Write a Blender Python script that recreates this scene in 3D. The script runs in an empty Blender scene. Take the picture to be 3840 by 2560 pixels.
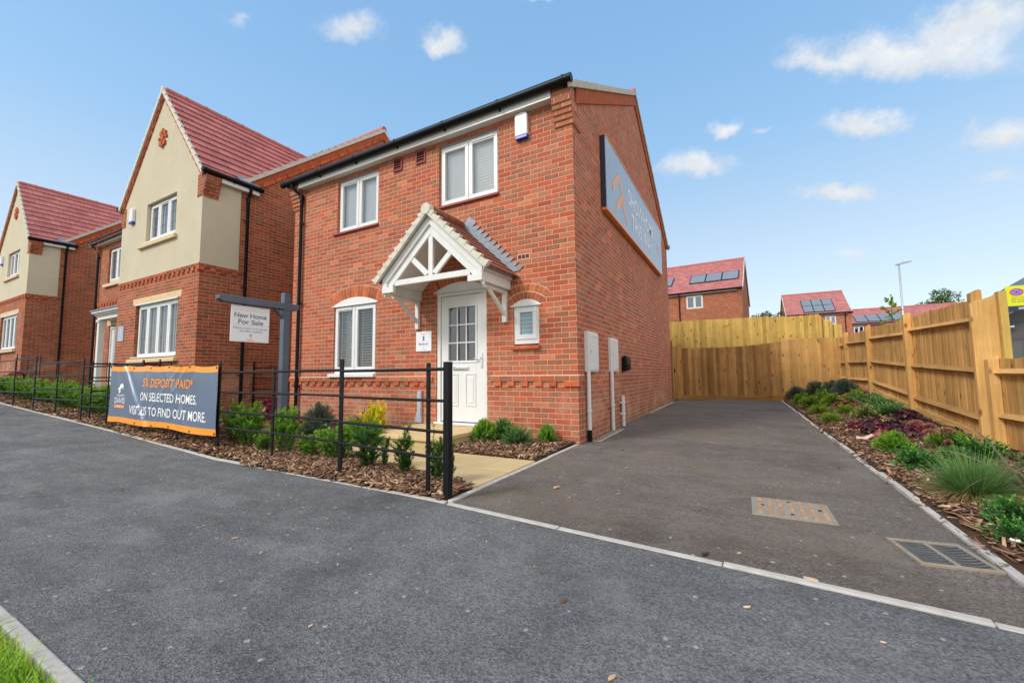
import bpy, math, random
import numpy as np
from mathutils import Vector, Matrix
R = math.radians
rnd = random.Random(7)
rng = np.random.default_rng(11)
D = bpy.data
S = bpy.context.scene
COL = S.collection

# ------------------------------------------------------------------ camera
cam = D.cameras.new('camera'); co = D.objects.new('camera', cam); COL.objects.link(co)
cam.sensor_width = 36.0; cam.lens = 1549.82 / 3840 * 36; cam.clip_start = .05; cam.clip_end = 3000
CAM = Vector((1.9552, -5.3878, .9669))
rx = Vector((.87483366, .4843146, -.01026802)); ux = Vector((.0469875, -.06374053, .99685973)); fx = Vector((-.48213923, .87256891, .07851909))
m4 = Matrix.Identity(4)
for i in range(3):
    m4[i][0], m4[i][1], m4[i][2], m4[i][3] = rx[i], ux[i], -fx[i], CAM[i]
co.matrix_world = m4
S.camera = co

# ------------------------------------------------------------------ node helper
class NT:
    def __init__(s, tree):
        s.t, s.n, s.l = tree, tree.nodes, tree.links
    def new(s, typ, **kw):
        n = s.n.new(typ)
        for k, v in kw.items(): setattr(n, k, v)
        return n
    def put(s, inp, v):
        if isinstance(v, bpy.types.NodeSocket): s.l.new(v, inp)
        elif isinstance(v, (tuple, list)) and len(v) == 3 and inp.type == 'RGBA': inp.default_value = (*v, 1)
        else: inp.default_value = v
    def math(s, op, a, b=0., c=0., clamp=False):
        n = s.new('ShaderNodeMath', operation=op, use_clamp=clamp)
        s.put(n.inputs[0], a); s.put(n.inputs[1], b); s.put(n.inputs[2], c)
        return n.outputs[0]
    def vmath(s, op, a, b=(0, 0, 0), scale=1.):
        n = s.new('ShaderNodeVectorMath', operation=op)
        s.put(n.inputs[0], a); s.put(n.inputs[1], b); s.put(n.inputs[3], scale)
        return n.outputs['Value'] if op in ('DOT_PRODUCT', 'LENGTH', 'DISTANCE') else n.outputs[0]
    def mix(s, f, a, b, blend='MIX'):
        n = s.new('ShaderNodeMix', data_type='RGBA', blend_type=blend)
        s.put(n.inputs[0], f); s.put(n.inputs[6], a); s.put(n.inputs[7], b)
        return n.outputs[2]
    def noise(s, vec, scale, detail=3., rough=.55, out=0):
        n = s.new('ShaderNodeTexNoise')
        if vec is not None: s.put(n.inputs['Vector'], vec)
        s.put(n.inputs['Scale'], scale); s.put(n.inputs['Detail'], detail); s.put(n.inputs['Roughness'], rough)
        return n.outputs[out]
    def smooth(s, v, a, b, lo=0., hi=1.):
        n = s.new('ShaderNodeMapRange', interpolation_type='SMOOTHSTEP')
        for i, x in enumerate((v, a, b, lo, hi)): s.put(n.inputs[i], x)
        return n.outputs[0]
    def lin(s, v, a, b, lo=0., hi=1.):
        n = s.new('ShaderNodeMapRange')
        for i, x in enumerate((v, a, b, lo, hi)): s.put(n.inputs[i], x)
        return n.outputs[0]
    def ramp(s, f, stops):
        n = s.new('ShaderNodeValToRGB'); cr = n.color_ramp
        while len(cr.elements) < len(stops): cr.elements.new(.5)
        for e, (p, c) in zip(cr.elements, stops): e.position = p; e.color = (*c, 1)
        s.put(n.inputs[0], f); return n.outputs[0]
    def sep(s, v):
        n = s.new('ShaderNodeSeparateXYZ'); s.put(n.inputs[0], v); return n.outputs
    def comb(s, x=0., y=0., z=0.):
        n = s.new('ShaderNodeCombineXYZ')
        for i, v in enumerate((x, y, z)): s.put(n.inputs[i], v)
        return n.outputs[0]
    def obj(s): return s.new('ShaderNodeTexCoord').outputs['Object']
    def attr(s, name='tint'): return s.new('ShaderNodeAttribute', attribute_name=name).outputs['Fac']
    def bump(s, h, strength=.5, dist=.01):
        n = s.new('ShaderNodeBump'); s.put(n.inputs['Height'], h); n.inputs['Strength'].default_value = strength
        n.inputs['Distance'].default_value = dist; return n.outputs[0]

def mat(name):
    m = D.materials.new(name); m.use_nodes = True; m.node_tree.nodes.clear()
    t = NT(m.node_tree)
    b = t.new('ShaderNodeBsdfPrincipled'); o = t.new('ShaderNodeOutputMaterial'); t.l.new(b.outputs[0], o.inputs[0])
    return m, t, b

# ------------------------------------------------------------------ world, sun, exposure
SUN = Vector((-.40, -.66, .64)).normalized()
W = D.worlds.new('World'); S.world = W; W.use_nodes = True; W.node_tree.nodes.clear()
t = NT(W.node_tree)
sky = t.new('ShaderNodeTexSky', sky_type='NISHITA'); sky.sun_disc = False
sky.sun_elevation = math.asin(SUN.z); sky.sun_rotation = math.atan2(SUN.x, SUN.y)
sky.air_density = 1.0; sky.dust_density = .6; sky.ozone_density = 1.2
d = t.vmath('NORMALIZE', t.new('ShaderNodeTexCoord').outputs['Generated'])
CLOUDS = [(-.6006,.4867,.6343,.060,.034),(-.4824,.5926,.6451,.050,.026),(.235,.8362,.4938,.165,.040),(.1342,.8414,.5235,.065,.021),(.315,.815,.49,.08,.04),
 (.1951,.8851,.4225,.070,.026),(-.008,.8793,.4761,.030,.015),(.0483,.8915,.4504,.018,.008),(-.069,.9034,.4232,.078,.030),(.3588,.8697,.339,.060,.03),
 (.17,.9307,.3238,.076,.019),(.1965,.9575,.2112,.033,.012),(.358,.8895,.284,.035,.011),(-.7177,.3501,.6019,.018,.013),(-.3119,.6522,.6909,.037,.011),(.3307,.9271,.1762,.022,.006)]
n1 = t.noise(d, 19, 9, .66); n2 = t.noise(d, 7, 3, .5)
nn = t.math('ADD', t.math('MULTIPLY', t.math('SUBTRACT', n1, .5), 2.6), t.math('MULTIPLY', t.math('SUBTRACT', n2, .5), 1.0))
mask = None; shn = None
wv = t.vmath('SUBTRACT', t.noise(d, 11, 6, .6, 1), (.5, .5, .5)); wv2 = t.vmath('SUBTRACT', t.noise(d, 34, 5, .6, 1), (.5, .5, .5))
dw = t.vmath('ADD', d, t.vmath('ADD', t.vmath('SCALE', wv, scale=.075), t.vmath('SCALE', wv2, scale=.024)))
for cx, cy, cz, w, h in CLOUDS:
    c = Vector((cx, cy, cz)).normalized(); a = Vector((.866, .499, .02)); a = (a - c * a.dot(c)).normalized(); b = a.cross(c)
    px = t.math('DIVIDE', t.vmath('DOT_PRODUCT', dw, a), w * 1.12); py = t.math('DIVIDE', t.vmath('DOT_PRODUCT', dw, b), h * 1.18)
    py = t.math('MULTIPLY', py, t.math('SUBTRACT', 1.25, t.math('MULTIPLY', t.math('SIGN', py), .25)))
    r = t.math('SQRT', t.math('ADD', t.math('MULTIPLY', px, px), t.math('MULTIPLY', py, py)))
    v = t.smooth(t.math('ADD', t.math('SUBTRACT', 1.1, r), t.math('MULTIPLY', nn, .42)), .0, .95)
    v = t.math('MULTIPLY', v, t.math('GREATER_THAN', t.vmath('DOT_PRODUCT', d, c), .5))
    if h < .014: v = t.math('MULTIPLY', v, .5)
    sv = t.math('MULTIPLY', v, t.smooth(py, -.55, .45)); shn = sv if shn is None else t.math('MAXIMUM', shn, sv)
    mask = v if mask is None else t.math('MAXIMUM', mask, v)
# bright unseen cloud added behind the camera and overhead as soft fill light
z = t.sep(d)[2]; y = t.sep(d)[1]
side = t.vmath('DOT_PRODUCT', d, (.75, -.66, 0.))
fill_veil = t.math('MULTIPLY', t.smooth(t.noise(d, 2.4, 6, .62), .30, .56), t.smooth(side, -.22, .35))
grad = t.ramp(t.smooth(z, -.02, .80), [(0, (2.75, 3.08, 3.3)), (.28, (2.05, 2.65, 3.22)), (.62, (1.25, 2.2, 3.3)), (1, (.90, 1.82, 3.1))])
blue = t.mix(.82, sky.outputs[0], grad)
shade = t.lin(n1, .35, .75, .82, 1.05)
under = t.math('DIVIDE', shn, t.math('ADD', mask, .02)); cl = t.mix(under, (2.75, 2.95, 3.2), t.mix(1., (3.55, 3.6, 3.62), t.comb(shade, shade, shade), 'MULTIPLY'))
bg = t.new('ShaderNodeBackground'); sk = t.mix(t.math('MULTIPLY', mask, .9), blue, cl); t.put(bg.inputs[0], t.mix(t.math('MULTIPLY', fill_veil, .92), sk, t.mix(1., (6.2, 6.1, 5.9), t.comb(shade, shade, shade), 'MULTIPLY'))); bg.inputs[1].default_value = .15
t.l.new(bg.outputs[0], t.new('ShaderNodeOutputWorld').inputs[0])
sl = D.lights.new('sun', 'SUN'); sl.energy = 1.5; sl.angle = R(15); sl.color = (1, .95, .87)
so = D.objects.new('sun', sl); COL.objects.link(so); so.rotation_euler = (-SUN).to_track_quat('-Z', 'Y').to_euler()
S.view_settings.view_transform = 'Standard'; S.view_settings.look = 'None'; S.view_settings.exposure = .85; S.view_settings.gamma = 1
S.cycles.max_bounces = 8; S.cycles.transparent_max_bounces = 16; S.cycles.use_denoising = True

# ------------------------------------------------------------------ object helpers
def tag(o, label=None, cat=None, group=None, kind=None):
    if label: o['label'] = label
    if cat: o['category'] = cat
    if group: o['group'] = group
    if kind: o['kind'] = kind
    return o
def empty(name, loc=(0, 0, 0), label=None, cat=None, group=None):
    o = D.objects.new(name, None); COL.objects.link(o); o.location = loc; o.empty_display_size = .1
    return tag(o, label, cat, group)
def copy_tree(o, parent=None):
    c = o.copy(); COL.objects.link(c)
    if parent: c.parent = parent
    for ch in list(o.children): copy_tree(ch, c)
    return c
def np_mesh(name, V, Q, tint=None, smooth=False):
    V = np.asarray(V, np.float32).reshape(-1, 3); Q = np.asarray(Q, np.int32)
    k = Q.shape[1]; n = len(Q)
    me = D.meshes.new(name); me.vertices.add(len(V)); me.vertices.foreach_set('co', V.ravel())
    me.loops.add(n * k); me.loops.foreach_set('vertex_index', Q.ravel())
    me.polygons.add(n); me.polygons.foreach_set('loop_start', np.arange(n, dtype=np.int32) * k)
    me.update(calc_edges=True); me.validate()
    if smooth: me.polygons.foreach_set('use_smooth', np.ones(len(me.polygons), bool))
    if tint is not None:
        a = me.attributes.new('tint', 'FLOAT', 'POINT'); a.data.foreach_set('value', np.asarray(tint, np.float32))
    return me
def link(name, me, m, parent=None):
    o = D.objects.new(name, me); COL.objects.link(o)
    if m and not me.materials: me.materials.append(m)
    if parent: o.parent = parent
    return o
class MB:
    def __init__(s): s.v, s.f, s.t, s.tint = [], [], [], .5
    def add(s, vs, fs):
        b = len(s.v); s.v += [tuple(v) for v in vs]; s.t += [s.tint] * len(vs); s.f += [tuple(b + i for i in f) for f in fs]; return s
    def poly(s, vs): return s.add(vs, [range(len(vs))])
    def hexa(s, v): return s.add(v, [(3, 2, 1, 0), (4, 5, 6, 7), (0, 1, 5, 4), (1, 2, 6, 5), (2, 3, 7, 6), (3, 0, 4, 7)])
    def box(s, x0, x1, y0, y1, z0, z1):
        return s.hexa([(x0, y0, z0), (x1, y0, z0), (x1, y1, z0), (x0, y1, z0), (x0, y0, z1), (x1, y0, z1), (x1, y1, z1), (x0, y1, z1)])
    def bar(s, p, q, w, h, up=(0, 0, 1)):
        p, q = Vector(p), Vector(q); a = (q - p).normalized(); sd = a.cross(Vector(up))
        sd = sd.normalized() * w / 2; u = sd.cross(a).normalized() * h / 2
        return s.hexa([p - sd - u, p + sd - u, q + sd - u, q - sd - u, p - sd + u, p + sd + u, q + sd + u, q - sd + u])
    def prism(s, pts, ax, a, b):
        def P(u, v, w): return {'x': (w, u, v), 'y': (u, w, v), 'z': (u, v, w)}[ax]
        n = len(pts); v = [P(*p, a) for p in pts] + [P(*p, b) for p in pts]
        return s.add(v, [tuple(range(n))[::-1], tuple(range(n, 2 * n))] + [(i, (i + 1) % n, n + (i + 1) % n, n + i) for i in range(n)])
    def tube(s, pts, r, n=10, cap=True):
        pts = [Vector(p) for p in pts]; rs = r if isinstance(r, (list, tuple)) else [r] * len(pts); vs = []
        a0 = (pts[1] - pts[0]).normalized(); ref = Vector((0, 0, 1)) if abs(a0.z) < .9 else Vector((1, 0, 0)); u = a0.cross(ref).normalized()
        for i, p in enumerate(pts):
            a = (pts[min(i + 1, len(pts) - 1)] - pts[max(i - 1, 0)]).normalized(); u = (u - a * u.dot(a)).normalized(); w = a.cross(u)
            vs += [p + (u * math.cos(2 * math.pi * k / n) + w * math.sin(2 * math.pi * k / n)) * rs[i] for k in range(n)]
        fs = [(i * n + k, i * n + (k + 1) % n, (i + 1) * n + (k + 1) % n, (i + 1) * n + k) for i in range(len(pts) - 1) for k in range(n)]
        if cap: fs += [tuple(range(n))[::-1], tuple((len(pts) - 1) * n + k for k in range(n))]
        return s.add(vs, fs)
    def build(s, name, m, parent=None, bevel=0, smooth=False, tint=False):
        me = D.meshes.new(name); me.from_pydata(s.v, [], s.f); me.update()
        if tint:
            a = me.attributes.new('tint', 'FLOAT', 'POINT'); a.data.foreach_set('value', s.t)
        o = link(name, me, m, parent)
        if smooth:
            me.polygons.foreach_set('use_smooth', [True] * len(me.polygons))
            md = o.modifiers.new('edge', 'EDGE_SPLIT'); md.split_angle = R(40)
        if bevel:
            md = o.modifiers.new('bevel', 'BEVEL'); md.width = bevel; md.segments = 2; md.limit_method = 'ANGLE'; md.angle_limit = R(50)
        return o

# ------------------------------------------------------------------ lettering
def text_geo(body, bold=0., shear=0., sub=0):
    cu = D.curves.new('t', 'FONT'); cu.body = body; cu.offset = bold; cu.shear = shear; cu.resolution_u = 4; cu.align_x = 'LEFT'
    o = D.objects.new('t', cu); COL.objects.link(o); bpy.context.view_layer.update()
    me = D.meshes.new_from_object(o.evaluated_get(bpy.context.evaluated_depsgraph_get()))
    if sub:
        import bmesh
        bm = bmesh.new(); bm.from_mesh(me); bmesh.ops.triangulate(bm, faces=bm.faces)
        for _ in range(4):
            e = [e for e in bm.edges if e.calc_length() > sub]
            if not e: break
            bmesh.ops.subdivide_edges(bm, edges=e, cuts=1); bmesh.ops.triangulate(bm, faces=bm.faces)
        bm.to_mesh(me); bm.free()
    v = np.array([x.co[:2] for x in me.vertices]); f = [tuple(p.vertices) for p in me.polygons]
    D.objects.remove(o); D.curves.remove(cu); D.meshes.remove(me)
    v -= v.min(0); v /= v.max(0)
    return v, f
TXT = {}
for key, body, bold, shear, sub in [('pct', '5% DEPOSIT PAID*', .018, .12, .09), ('sel', 'ON SELECTED HOMES.', .012, 0, .09), ('vis', 'VISIT US TO FIND OUT MORE.', .012, 0, .09),
        ('wil', 'WILLIAM', 0, 0, .09), ('dav', 'DAVIS', 0, 0, .09), ('hom', 'HOMES', 0, 0, .2), ('new', 'New Home', .022, 0, 0), ('fs', 'For Sale', .022, 0, 0),
        ('ple', 'Please contact us to discuss', .004, 0, 0), ('off', 'the offers available', .004, 0, 0), ('show', 'SHOWHOME', .008, 0, 0), ('way', 'THIS WAY', .008, 0, 0),
        ('one', '1', .02, 0, 0), ('two', '2', .02, 0, 0), ('hty', 'Home', 0, 0, 0), ('mar', 'Marchbrook', .01, 0, 0), ('no', 'No', .02, 0, 0), ('stp', 'stopping', .02, 0, 0), ('any', 'at any time', .02, 0, 0),
        ('y1', 'This road is private', .004, 0, 0), ('y2', 'No unauthorised parking', .004, 0, 0), ('y3', 'No loading or waiting', .004, 0, 0), ('plot', 'PLOT', 0, 0, 0)]:
    TXT[key] = text_geo(body, bold, shear, sub)
def text(key, m, parent, fn, name='lettering'):
    v, f = TXT[key]; me = D.meshes.new(name); me.from_pydata([fn(*p) for p in v], [], f); me.update()
    return link(name, me, m, parent)
# ------------------------------------------------------------------ materials
def plain(name, col, rough=.5, var=.08, scale=6., bump=0., bscale=60., metal=0., spec=.5, tint=None):
    m, t, b = mat(name); v = t.obj()
    c = col
    if var:
        n = t.lin(t.noise(v, scale, 5, .6), .3, .7, 1 - var, 1 + var); c = t.mix(1., col, t.comb(n, n, n), 'MULTIPLY')
    if tint:
        k = t.lin(t.attr(), 0, 1, 1 - tint, 1 + tint); c = t.mix(1., c, t.comb(k, k, k), 'MULTIPLY')
    t.put(b.inputs['Base Color'], c); b.inputs['Roughness'].default_value = rough; b.inputs['Metallic'].default_value = metal
    b.inputs['Specular IOR Level'].default_value = spec
    if bump: t.put(b.inputs['Normal'], t.bump(t.noise(v, bscale, 3, .6), bump, .004))
    return m

def brick_mat(name, c_a, c_b, c_c, grey, mortar, gk=1.):
    m, t, b = mat(name); v = t.obj(); x, y, z = t.sep(v)
    wob = t.noise(v, 22, 2, .5, 1); wx, wy, wz = t.sep(t.vmath('SUBTRACT', wob, (.5, .5, .5)))
    ny = t.math('ABSOLUTE', t.sep(t.new('ShaderNodeNewGeometry').outputs['Normal'])[1])
    k = t.math('GREATER_THAN', ny, .5)
    u = t.math('ADD', t.math('MULTIPLY', x, k), t.math('MULTIPLY', y, t.math('SUBTRACT', 1., k)))
    u = t.math('ADD', u, t.math('MULTIPLY', wx, .010)); zz = t.math('ADD', z, t.math('MULTIPLY', wz, .008))
    rz = t.math('DIVIDE', t.math('ADD', zz, 30.), .075); row = t.math('FLOOR', rz); fy = t.math('FRACT', rz)
    uu = t.math('ADD', t.math('DIVIDE', t.math('ADD', u, 90.), .225), t.math('MULTIPLY', t.math('MODULO', row, 2.), .5))
    colm = t.math('FLOOR', uu); fx = t.math('FRACT', uu)
    dx = t.math('MULTIPLY', t.math('MINIMUM', fx, t.math('SUBTRACT', 1., fx)), .225)
    dy = t.math('MULTIPLY', t.math('MINIMUM', fy, t.math('SUBTRACT', 1., fy)), .075)
    dm = t.math('MINIMUM', dx, dy)
    mo = t.smooth(dm, .0035, .0065)                      # 0 mortar .. 1 brick
    wn = t.new('ShaderNodeTexWhiteNoise', noise_dimensions='2D'); t.put(wn.inputs['Vector'], t.comb(colm, row, 0.))
    r1, r2, r3 = t.sep(wn.outputs['Color'])
    ns = t.noise(v, 30, 4, .65)
    ctr = t.math('MAXIMUM', t.math('MULTIPLY', t.math('ABSOLUTE', t.math('SUBTRACT', fx, .5)), 2.1), t.math('MULTIPLY', t.math('ABSOLUTE', t.math('SUBTRACT', fy, .5)), 2.35))
    blot = t.smooth(t.math('ADD', ctr, t.math('MULTIPLY', t.math('SUBTRACT', ns, .5), 1.1)), .95, .42)
    blot = t.math('MULTIPLY', blot, t.math('MULTIPLY', t.smooth(r1, .14, .72, .22, .92), gk))
    c = t.mix(t.smooth(r2, .0, .65), c_a, c_b); c = t.mix(t.smooth(r2, .78, .98), c, c_c)
    c = t.mix(blot, c, grey)
    br = t.lin(r3, 0, 1, .84, 1.14); c = t.mix(1., c, t.comb(br, br, br), 'MULTIPLY')
    fine = t.lin(t.noise(v, 140, 3, .6), .3, .7, .88, 1.1); c = t.mix(1., c, t.comb(fine, fine, fine), 'MULTIPLY')
    # pale lime bloom low on the wall
    bl = t.math('MULTIPLY', t.smooth(t.noise(v, 1.7, 5, .7), .44, .66), t.smooth(z, .95, .10)); c = t.mix(t.math('MULTIPLY', bl, .62), c, (.58, .38, .24))
    bl2 = t.smooth(t.noise(t.vmath('ADD', v, (7., 3., 1.)), .75, 6, .72), .60, .78); c = t.mix(t.math('MULTIPLY', bl2, .22), c, (.56, .36, .25))
    sp = t.math('MULTIPLY', t.smooth(t.noise(v, 3.2, 5, .7), .35, .65), t.smooth(z, .26, -.02)); c = t.mix(t.math('MULTIPLY', sp, .5), c, (.20, .11, .07))
    wea = t.lin(t.noise(v, .9, 5, .65), .3, .7, .84, 1.12); c = t.mix(1., c, t.comb(wea, wea, wea), 'MULTIPLY')
    c = t.mix(mo, mortar, c)
    t.put(b.inputs['Base Color'], c); b.inputs['Roughness'].default_value = .88; b.inputs['Specular IOR Level'].default_value = .2
    t.put(b.inputs['Normal'], t.bump(t.math('ADD', mo, t.math('MULTIPLY', t.noise(v, 90, 3, .6), .35)), .8, .005))
    return m
M = {}
M['brick'] = brick_mat('orange brick', (.535, .120, .050), (.45, .084, .039), (.60, .185, .085), (.30, .18, .115), (.57, .385, .27))
M['brick2'] = brick_mat('red brick', (.50, .112, .046), (.37, .072, .034), (.26, .06, .034), (.23, .14, .088), (.50, .34, .20), .85)
M['voussoir'] = plain('arch brick', (.44, .12, .05), .88, .25, 9., .5, 90, spec=.2, tint=.3)
M['orangebrick'] = plain('special brick', (.50, .12, .045), .88, .22, 9., .4, 90, spec=.2, tint=.22)
M['mortar'] = plain('mortar bed', (.60, .43, .29), .95, .1, 20, spec=.1)
M['render'] = None
def render_mat():
    m, t, b = mat('cream roughcast'); v = t.obj()
    n = t.noise(v, 38, 5, .75); w = t.lin(t.noise(t.vmath('MULTIPLY', v, (1., 1., .8)), 1.1, 5, .65), .3, .7, .93, 1.05)
    c = t.mix(1., t.mix(t.lin(n, .3, .7), (.60, .525, .385), (.69, .61, .455)), t.comb(w, w, w), 'MULTIPLY')
    t.put(b.inputs['Base Color'], c); b.inputs['Roughness'].default_value = .95; b.inputs['Specular IOR Level'].default_value = .1
    t.put(b.inputs['Normal'], t.bump(n, 1., .022)); return m
M['render'] = render_mat()
M['stone'] = plain('cast stone', (.66, .50, .29), .85, .1, 8, .3, 120, spec=.2)
def tile_mat(name, a, b2, al, width=.3, gauge=.3):
    m, t, b = mat(name); v = t.obj(); x, y, z = t.sep(v)
    u = {'x': x, 'y': y}[al]; k = t.attr()
    row = t.math('ROUND', t.math('MULTIPLY', k, 100.))
    uu = t.math('ADD', t.math('DIVIDE', t.math('ADD', u, 60.), width), t.math('MULTIPLY', t.math('MODULO', row, 2.), .5))
    fx = t.math('FRACT', uu); dx = t.math('MULTIPLY', t.math('MINIMUM', fx, t.math('SUBTRACT', 1., fx)), width)
    wn = t.new('ShaderNodeTexWhiteNoise', noise_dimensions='2D'); t.put(wn.inputs['Vector'], t.comb(t.math('FLOOR', uu), row, 0.))
    c = t.mix(wn.outputs[0], a, b2); w = t.lin(t.noise(v, 2.2, 5, .7), .3, .7, .80, 1.18); c = t.mix(1., c, t.comb(w, w, w), 'MULTIPLY')
    f = t.lin(t.noise(v, 120, 2, .6), .3, .7, .9, 1.1); c = t.mix(1., c, t.comb(f, f, f), 'MULTIPLY')
    j = t.smooth(dx, .002, .006); c = t.mix(j, (.10, .03, .03), c)
    t.put(b.inputs['Base Color'], c); b.inputs['Roughness'].default_value = .62; b.inputs['Specular IOR Level'].default_value = .35
    t.put(b.inputs['Normal'], t.bump(j, .4, .004)); return m
M['tile_y'] = tile_mat('red flat tile', (.52, .195, .172), (.43, .14, .125), 'y')
M['tile_x'] = tile_mat('red flat tile across', (.52, .20, .18), (.43, .15, .135), 'x')
M['ridge'] = plain('ridge tile', (.44, .14, .125), .65, .12, 4)
M['tilebrown'] = tile_mat('brown plain tile', (.30, .11, .07), (.23, .08, .055), 'y', .165)
M['upvc'] = plain('white upvc', (.74, .74, .735), .28, .02, 3, spec=.5)
M['whitepaint'] = plain('white painted timber', (.72, .715, .69), .5, .05, 5, .1, 80)
M['verge'] = plain('verge mortar cap', (.62, .58, .50), .8, .12, 12, .3, 80, spec=.2)
M['verge2'] = plain('dry verge', (.50, .45, .38), .8, .15, 8, .3, 80, spec=.2)
M['black'] = plain('black plastic', (.006, .007, .009), .42, .1, 5, spec=.18)
M['blackmetal'] = plain('black painted steel', (.006, .006, .007), .42, .15, 12, .12, 160, spec=.28)
M['lead'] = plain('lead flashing', (.22, .25, .29), .5, .18, 14, .3, 30, metal=.35)
M['terracotta'] = plain('terracotta vent', (.30, .06, .05), .7, .1, 10)
M['purplebrick'] = plain('dark vent brick', (.10, .022, .025), .8, .2, 20)
M['dark'] = plain('dark void', (.01, .009, .009), .9, 0)
M['chrome'] = plain('chrome', (.72, .72, .74), .14, .03, 5, metal=1.)
M['alarm'] = plain('alarm casing', (.76, .74, .74), .35, .03, 5)
M['alarmblue'] = plain('alarm blue lens', (.02, .04, .42), .2, .05, 5)
M['pipewhite'] = plain('off white pvc', (.70, .69, .68), .4, .05, 6)
M['greyduct'] = plain('grey duct', (.42, .46, .52), .45, .06, 8)
M['navy'] = plain('navy edge', (.018, .028, .065), .4, .1, 8)
M['orange'] = plain('orange vinyl', (.80, .27, .04), .4, .05, 6)
M['signface'] = plain('grey blue sign face', (.31, .35, .44), .26, .05, 2, spec=.9)
M['signink'] = plain('pale sign lettering', (.90, .90, .90), .5, .02, 2, spec=.3)
M['signsalmon'] = plain('glossy salmon mark', (.88, .42, .22), .5, .02, 2, spec=.3)
M['signwhite'] = plain('white sign board', (.82, .82, .86), .4, .03, 4)
M['inkgrey'] = plain('grey ink', (.16, .18, .24), .6, 0)
M['inkpale'] = plain('pale ink', (.42, .45, .50), .6, 0)
M['ink'] = plain('white lettering', (.82, .82, .82), .6, 0, spec=.1)
M['inkblack'] = plain('black lettering', (.02, .02, .02), .5, 0)
M['inkorange'] = plain('salmon lettering', (.80, .40, .26), .5, 0)
M['vinylorange'] = plain('orange banner lettering', (.85, .30, .06), .45, 0)
M['postpaint'] = plain('slate blue painted timber', (.085, .11, .15), .42, .12, 7, .2, 50)
M['yellow'] = plain('yellow sign', (.68, .70, .015), .45, .03, 3)
M['signblue'] = plain('sign blue', (.10, .25, .85), .4, 0)
M['signred'] = plain('sign red', (.65, .03, .06), .4, 0)
M['clad'] = plain('grey cladding', (.085, .080, .084), .5, .06, 1.2)
M['clad2'] = plain('grey roof trim', (.105, .11, .12), .45, .06, 1.5)
M['lampsteel'] = plain('galvanised steel', (.42, .44, .46), .4, .08, 5, metal=.5)
M['rusttread'] = plain('rusty tread', (.38, .25, .155), .8, .3, 14, spec=.2)
M['castiron'] = plain('cast iron', (.13, .125, .12), .55, .25, 14, .3, 60, metal=.3)
M['doorgrey'] = plain('grey green steel door', (.10, .105, .098), .5, .06, 3)
M['pv'] = plain('solar glass', (.20, .22, .25), .18, .1, 1.5)
M['pvframe'] = plain('solar frame', (.012, .014, .02), .4, 0)
M['roomshade'] = plain('room shade tone', (.035, .030, .026), .9, .1, 3)  # interior shade put into the colour of the partition behind the panes
M['blind'] = plain('white blind slat', (.90, .91, .91), .5, .02, 3)
M['curtain'] = plain('pale curtain', (.72, .72, .70), .9, .08, 3)
M['concrete'] = plain('concrete edging', (.47, .44, .40), .92, .16, 10, .4, 140, spec=.2)
M['kerb'] = plain('granite concrete kerb', (.42, .39, .35), .9, .16, 30, .4, 200, spec=.25)
def glass_mat(name, tint=(.80, .86, .88), refl=.09):
    m = D.materials.new(name); m.use_nodes = True; m.node_tree.nodes.clear(); t = NT(m.node_tree)
    tr = t.new('ShaderNodeBsdfTransparent'); t.put(tr.inputs[0], tint); gl = t.new('ShaderNodeBsdfGlossy'); gl.inputs['Roughness'].default_value = .015
    n = t.bump(t.noise(t.obj(), 1.6, 2, .5), .12, .02); t.put(gl.inputs['Normal'], n)
    lw = t.new('ShaderNodeLayerWeight'); lw.inputs[0].default_value = .28
    f = t.math('ADD', t.math('MULTIPLY', lw.outputs['Fresnel'], .85), refl, clamp=True)
    mx = t.new('ShaderNodeMixShader'); t.put(mx.inputs[0], f); t.l.new(tr.outputs[0], mx.inputs[1]); t.l.new(gl.outputs[0], mx.inputs[2])
    t.l.new(mx.outputs[0], t.new('ShaderNodeOutputMaterial').inputs[0]); return m
M['glass'] = glass_mat('window glass', (.95, .97, .98), .13)
M['glass2'] = glass_mat('leaded window glass', (.90, .92, .94), .32)
M['glassfar'] = glass_mat('far window glass', (.25, .32, .42), .25)
def frosted():
    m, t, b = mat('obscure glass'); t.put(b.inputs['Base Color'], (.30, .42, .46)); b.inputs['Roughness'].default_value = .25
    x, y, z = t.sep(t.obj()); k = t.lin(t.math('SINE', t.math('MULTIPLY', z, 105.)), -1, 1, .78, 1.1); t.put(b.inputs['Base Color'], t.mix(1., (.30, .42, .46), t.comb(k, k, k), 'MULTIPLY')); return m
M['frost'] = frosted()
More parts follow.
